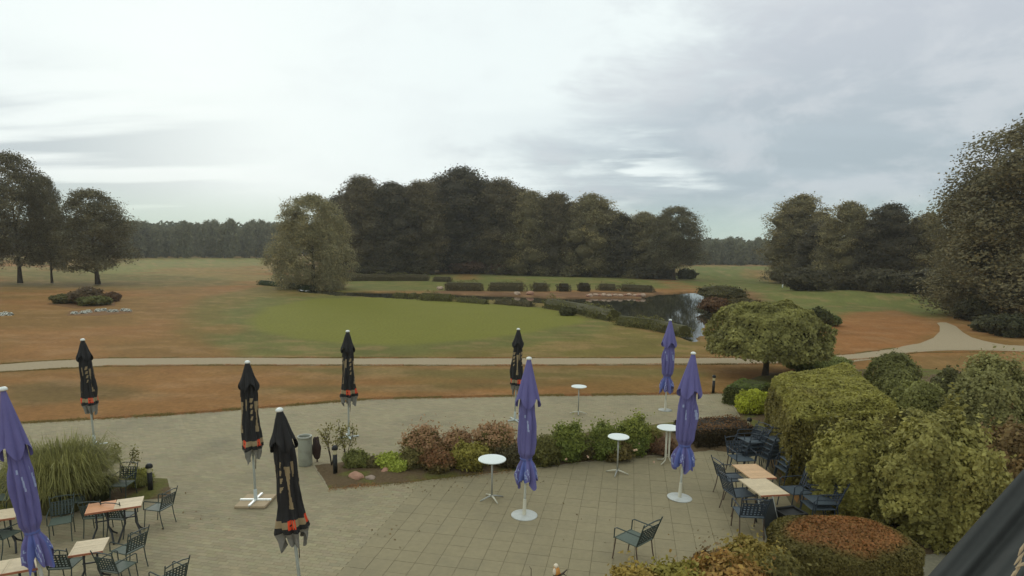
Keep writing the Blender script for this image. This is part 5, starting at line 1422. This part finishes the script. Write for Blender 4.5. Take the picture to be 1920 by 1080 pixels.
# shrubs around it: centre row given by base pixel
bl = srgb(92, 94, 50); bd = srgb(74, 74, 42)
for i, a in enumerate([
 (1540, 700, 668, 130, srgb(86, 92, 48), 'rounded shrub showing as a green hump behind the big box hedge', None, .55),
 (1686, 745, 668, 92, bl, 'clipped ball shrub furthest back right of the big box hedge', None, .9),
 (1694, 790, 702, 90, bl, 'second clipped ball shrub right of the big box hedge', None, .9),
 (1732, 860, 722, 112, bl, 'large clipped dome shrub between box hedge and tall loose bush', None, .9),
 (1783, 842, 698, 82, bd, 'dark upright shrub with a rounded top right of the clipped dome', None, .9),
 (1868, 900, 682, 150, srgb(92, 92, 54), 'tall loose feathery bush near the right picture edge', None, .8),
 (1815, 880, 760, 70, bl, 'green shrub between dark upright shrub and feathery bush', None, .9),
 (1720, 905, 775, 100, srgb(90, 88, 46), 'shrub wedge in shade right of the big box hedge face', None, .8),
 (1616, 985, 812, 150, srgb(100, 98, 48), 'rounded leafy shrub in front of the big box hedge', None, .9),
 (1775, 1040, 806, 205, srgb(98, 96, 50), 'largest leafy shrub above the gravel walk', None, .85),
 (1912, 1010, 815, 150, srgb(102, 92, 54), 'reddish tinged leafy shrub at the right edge above the dark cloth', srgb(122, 98, 64), .9),
 (1560, 925, 800, 110, srgb(84, 82, 44), 'shaded leafy shrub on the corner of the big box hedge', None, .8),
 ]):
    big = a[3] > 140
    near_shrub(a[0], a[1], a[2], a[3], a[4], a[5], 320 + i, n=36000 if big else 16000, topcol=a[6], size=.05 if i > 7 else .046, lump=.46 if i > 7 else .22, topz=.2, deepf=a[7], lf=2.6, depth=.13, var=.30, spike=.7 if i > 7 else .4)
# round clipped hedge with dry top
b = P(1622, 1112); W = 262 * mpp(b); 
me = bush_mesh('clipped_mound', 340, W / 2, W * .36, .42, 42000, .03, srgb(112, 102, 54), .07, 1.5, .2, srgb(164, 110, 66), .30, radial=.84, boxy=4.0, depth=.04, core=.93)
tag(link('clipped_mound', me, None, (b[0], b[1] + W * .36 - .1, .38)), 'round clipped hedge with a brown dried top beside the gravel walk', 'hedge')
# low shrubs along the bottom edge
for i, a in enumerate([
 (1190, 1170, 1086, 120, srgb(120, 108, 52), 'low golden shrub at the bottom edge under the lone green chair', srgb(148, 126, 64)),
 (1268, 1168, 1078, 130, srgb(112, 108, 50), 'low olive shrub at the bottom edge right of the golden one', srgb(134, 124, 58)),
 (1322, 1114, 1050, 58, srgb(98, 88, 54), 'small feathery brown shrub standing above the bottom row', srgb(122, 98, 70)),
 (1415, 1114, 1040, 140, srgb(112, 104, 52), 'wide olive shrub between the lattice back chair and the bottom edge', srgb(140, 122, 62)),
 (1375, 1176, 1080, 190, srgb(116, 104, 50), 'low golden green shrub filling the bottom edge right of centre', srgb(150, 112, 62)),
 (1468, 1144, 1064, 90, srgb(92, 88, 46), 'dark low shrub against the left side of the round clipped hedge', None)]):
    near_shrub(a[0], a[1], a[2], a[3], a[4], a[5], 360 + i, n=13000, topcol=a[6], size=.042, lump=.42, topz=.2, deepf=.7, lf=2.6, depth=.15, var=.28, spike=1.0)

# umbrella shaped tree
b = P(1434, 706); b[2] = 0.0; t = thing('umbrella_tree', 'umbrella shaped tree with a wide flat dome crown beside the path', 'tree', b, 0)
m_ = mpp(b); W = 222 * m_; Ht = ztop(b, 570); Hb = ztop(b, 655)
r = np.random.default_rng(8); n = 30000
a = r.uniform(0, 2 * np.pi, n); k = np.sqrt(r.uniform(0, 1, n)) 
dome = Hb * 1.0 + (Ht - Hb) * (1 - np.minimum(k, 1) ** 3.2) ** .62
und = r.uniform(0, 1, n) < .22; skirt = r.uniform(0, 1, n) < .18
z = np.where(und, Hb + .35 * (1 - k ** 2) + r.normal(0, .08, n), dome); 
k = np.where(skirt, r.uniform(.93, 1.02, n), k); z = np.where(skirt, Hb + r.uniform(-.12, .7, n), z)
edge_ = 1 + .16 * (fbm(np.c_[np.cos(a) * 2, np.sin(a) * 2], 3, 3) - .5)
Pn = np.c_[np.cos(a) * k * W / 2 * edge_, np.sin(a) * k * W / 2 * edge_, z]; dn = np.c_[np.cos(a) * k, np.sin(a) * k, .8 - k * .4]; dn[und] *= np.array([1, 1, -1])
Pn += dn * ((fbm(Pn * 1.3, 6, 5) - .5) * 1.15 - np.abs(r.normal(0, .08, n)))[:, None]
tone = np.clip(1.05 + 1.5 * (fbm(Pn * 1.9, 12, 3) - .5) + r.normal(0, .13, n), .4, 1.7)[:, None]
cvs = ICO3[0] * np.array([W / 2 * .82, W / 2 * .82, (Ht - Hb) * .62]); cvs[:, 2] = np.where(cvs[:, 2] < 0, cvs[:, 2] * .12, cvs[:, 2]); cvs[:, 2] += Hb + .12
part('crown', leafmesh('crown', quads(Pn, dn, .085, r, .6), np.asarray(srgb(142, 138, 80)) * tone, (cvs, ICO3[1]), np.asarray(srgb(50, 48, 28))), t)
mb = MB(); mb.tube([(0, 0, -.05), (.03, 0, .5), (-.02, 0, 1.1), (0, 0, Hb + .7)], [.17, .13, .12, .10], 12)
tk_ = part('trunk', mb.mesh('trunk', BARK, True), t)
for i in range(7):
    a_ = i * .9; mb = MB(); mb.tube([(0, 0, Hb * .82), (math.cos(a_) * W * .18, math.sin(a_) * W * .18, Hb + .25), (math.cos(a_) * W * .36, math.sin(a_) * W * .36, Hb + .35)], [.07, .05, .02], 7); part('limb', mb.mesh('limb', BARK, True), tk_)

# ------------------------------------------------------------------ ornament on a branch at the bottom
b = P(1042, 1078, .35)
t = thing('bird_ornament', 'small orange and cream bird figure perched on a mossy stump at the bottom edge', 'ornament', (b[0], b[1], 0), .4)
h0 = b[2]
mb = MB(); mb.tube([(0, 0, -.02), (.02, 0, h0 * .5), (0, 0, h0 + .0)], [.07, .055, .045], 9); mb.tube([(0, 0, h0 * .85), (.16, .03, h0 * .95), (.24, .05, h0 + .02)], [.025, .018, .008], 6); mb.tube([(0, 0, h0 * .8), (-.16, .0, h0 * .72), (-.28, .02, h0 * .70)], [.03, .02, .008], 6); mb.tube([(.15, .03, h0 * .94), (.2, .0, h0 * .85)], [.014, .006], 5)
part('stump', mb.mesh('stump', BARK, True), t)
v = ICO3[0] * np.array([.062, .055, .085]); v[:, 0] *= 1 - .3 * (v[:, 2] / .085); v += np.array([.012, 0, h0 + .075]); part('body', make_mesh('body', v, ICO3[1], RUSTG, smooth_=True), t)
v = ICO2[0] * .040 + np.array([-.004, -.01, h0 + .17]); part('head', make_mesh('head', v, ICO2[1], CREAMG, smooth_=True), t)
v = ICO2[0] * np.array([.035, .03, .062]) + np.array([-.034, -.02, h0 + .075]); part('breast', make_mesh('breast', v, ICO2[1], CREAMG, smooth_=True), t)
mb = MB(); mb.tube([(-.036, -.02, h0 + .17), (-.06, -.03, h0 + .165)], [.009, .002], 6); part('beak', mb.mesh('beak', RUSTG), t)
mb = MB(); mb.tube([(.05, 0, h0 + .05), (.10, .02, h0 - .01)], [.02, .008], 6); part('tail', mb.mesh('tail', RUSTG), t)
b = P(996, 1072, .3); t = thing('bare_stem', 'short dead forked stem at the bottom edge left of the bird figure', 'plant', (b[0], b[1], 0), 0)
mb = MB(); mb.tube([(.02, 0, 0), (.0, 0, .2), (.0, 0, .36)], [.010, .008, .005], 6); mb.tube([(0, 0, .34), (-.035, 0, .40)], [.005, .003], 5); part('stem', mb.mesh('stem', BARK), t)

# ------------------------------------------------------------------ dark cloth hanging from a slanting pole close by on the right
def near_pt(px, py, d): return CAM + ray(px, py) * d
pA0, pA1 = near_pt(1722, 1100, 2.3), near_pt(1990, 800, 3.3)     # left outline
pB0, pB1 = near_pt(1882, 1120, 2.25), near_pt(2120, 860, 3.2)    # right outline
t = thing('cloth_banner', 'dark grey folded cloth slanting across the lower right corner', 'banner', pB0, 0)
nu, nv = 40, 60; V = []
for s_ in (1, -1):
    for i in range(nv + 1):
        v_ = i / nv
        for j in range(nu + 1):
            u_ = j / nu
            a = pA0 + (pA1 - pA0) * v_; bq = pB0 + (pB1 - pB0) * v_; p_ = a + (bq - a) * u_
            fold = .035 * math.sin(u_ * 9.5 + .6 * v_) + .02 * math.sin(u_ * 21 + 2 * v_) + .02 * math.sin(v_ * 5 + u_ * 3)
            n_ = -ray(1850, 980); V.append(p_ + n_ * (fold + .006 * s_) - pB0)
row = (nu + 1); off = row * (nv + 1)
Q = [[i * row + j, i * row + j + 1, (i + 1) * row + j + 1, (i + 1) * row + j] for i in range(nv) for j in range(nu)]
Q2 = [[off + a for a in q_[::-1]] for q_ in Q]
Q3 = [[i * row, (i + 1) * row, off + (i + 1) * row, off + i * row] for i in range(nv)] + [[i * row + nu, off + i * row + nu, off + (i + 1) * row + nu, (i + 1) * row + nu] for i in range(nv)]
part('cloth', make_mesh('cloth', np.array(V), np.array(Q + Q2 + Q3), BANNER, smooth_=True), t)
mb = MB(); mb.tube([pB0 - pB0 + np.array([.05, .05, -.05]), pB1 - pB0 + np.array([.05, .05, -.05])], .02, 10); mb.tube([np.array([.05, .05, -.05]), np.array([.35, -1.2, -pB0[2] + 2.5]), np.array([.35, -1.25, -pB0[2]])], .03, 8); part('pole', mb.mesh('pole', GALV, True), t)
mb = MB()
for (px, py, l, an) in [(1912, 1046, .05, .9), (1918, 1058, .045, .4), (1909, 1064, .05, 1.2), (1915, 1030, .04, 1.1), (1903, 1074, .04, .8)]:
    p_ = near_pt(px, py, 2.22) - pB0; d_ = RR * math.cos(an) + UU * math.sin(an); mb.tube([p_ - d_ * l / 2, p_, p_ + d_ * l / 2], [.001, .0045, .001], 6)
part('print', mb.mesh('print', STONEB), t)

# ragged turf edge: short grass along the upper terrace and the path
def tufts(name, pts, n, seed, wid=.35):
    r = np.random.default_rng(seed); Wp = np.array([P(a, b)[:2] for a, b in pts]); seg = np.linalg.norm(np.diff(Wp, axis=0), axis=1); cum = np.r_[0, np.cumsum(seg)]
    s = r.uniform(0, cum[-1], n); x = np.interp(s, cum, Wp[:, 0]); y = np.interp(s, cum, Wp[:, 1]) + r.normal(0, wid, n) * .35 + .05
    h = r.uniform(.02, .055, n) * (.5 + fbm(np.c_[x, y], 3)); a = r.uniform(0, np.pi, n); w_ = .012
    V = np.zeros((n, 4, 3)); lx = r.normal(0, .03, n); ly = r.normal(0, .03, n)
    V[:, 0] = np.c_[x - np.cos(a) * w_, y - np.sin(a) * w_, np.zeros(n)]; V[:, 1] = np.c_[x + np.cos(a) * w_, y + np.sin(a) * w_, np.zeros(n)]
    V[:, 2] = np.c_[x + lx + np.cos(a) * .004, y + ly, h]; V[:, 3] = np.c_[x + lx - np.cos(a) * .004, y + ly, h]
    c_ = np.where((fbm(np.c_[x, y] * .8, 5) > .5)[:, None], np.array(srgb(168, 126, 82)), np.array(srgb(136, 118, 70))) * r.uniform(.8, 1.2, (n, 1))
    return tag(link(name, make_mesh(name, V.reshape(-1, 3), np.arange(4 * n).reshape(-1, 4), LEAF, col=np.repeat(c_, 4, 0))), kind='stuff')
tufts('grass_edge', [(-300, 811), (0, 797), (300, 780), (500, 765), (700, 749), (1000, 743), (1200, 741), (1358, 738)], 26000, 1)
tufts('grass_edge', [(-200, 702), (0, 698), (200, 687), (400, 685), (900, 686), (1400, 683), (1520, 682), (1660, 670), (1720, 661), (1930, 660)], 20000, 2, .25)
tufts('grass_edge', [(-200, 702), (0, 683), (90, 677), (200, 672), (400, 671), (900, 672), (1400, 671), (1520, 670), (1600, 664), (1680, 653)], 15000, 3, .25)
tufts('grass_edge', [(617, 919), (780, 905), (960, 885)], 2600, 4, .25)

# a few fallen leaves on the paving beside the beds
rn = np.random.default_rng(12); Pn = []
for (px, py, sx, sy, k) in [(800, 915, 140, 14, 26), (1340, 860, 60, 14, 20), (1330, 1010, 70, 25, 24), (1000, 900, 120, 12, 14), (380, 960, 90, 30, 12), (700, 1000, 160, 40, 14), (1100, 980, 150, 40, 14), (1330, 770, 40, 8, 12)]:
    for _ in range(k):
        q_ = P(px + rn.normal(0, sx / 2), py + rn.normal(0, sy / 2), .03); Pn.append(q_)
Pn = np.array(Pn); Vq = quads(Pn, np.tile([0, 0, 1.], (len(Pn), 1)) + rn.normal(0, .1, Pn.shape), .026, rn, .6)
tag(link('fallen_leaves', leafmesh('fallen_leaves', Vq, np.asarray(srgb(128, 104, 64)) * rn.uniform(.6, 1.2, (len(Pn), 1)))), kind='stuff')
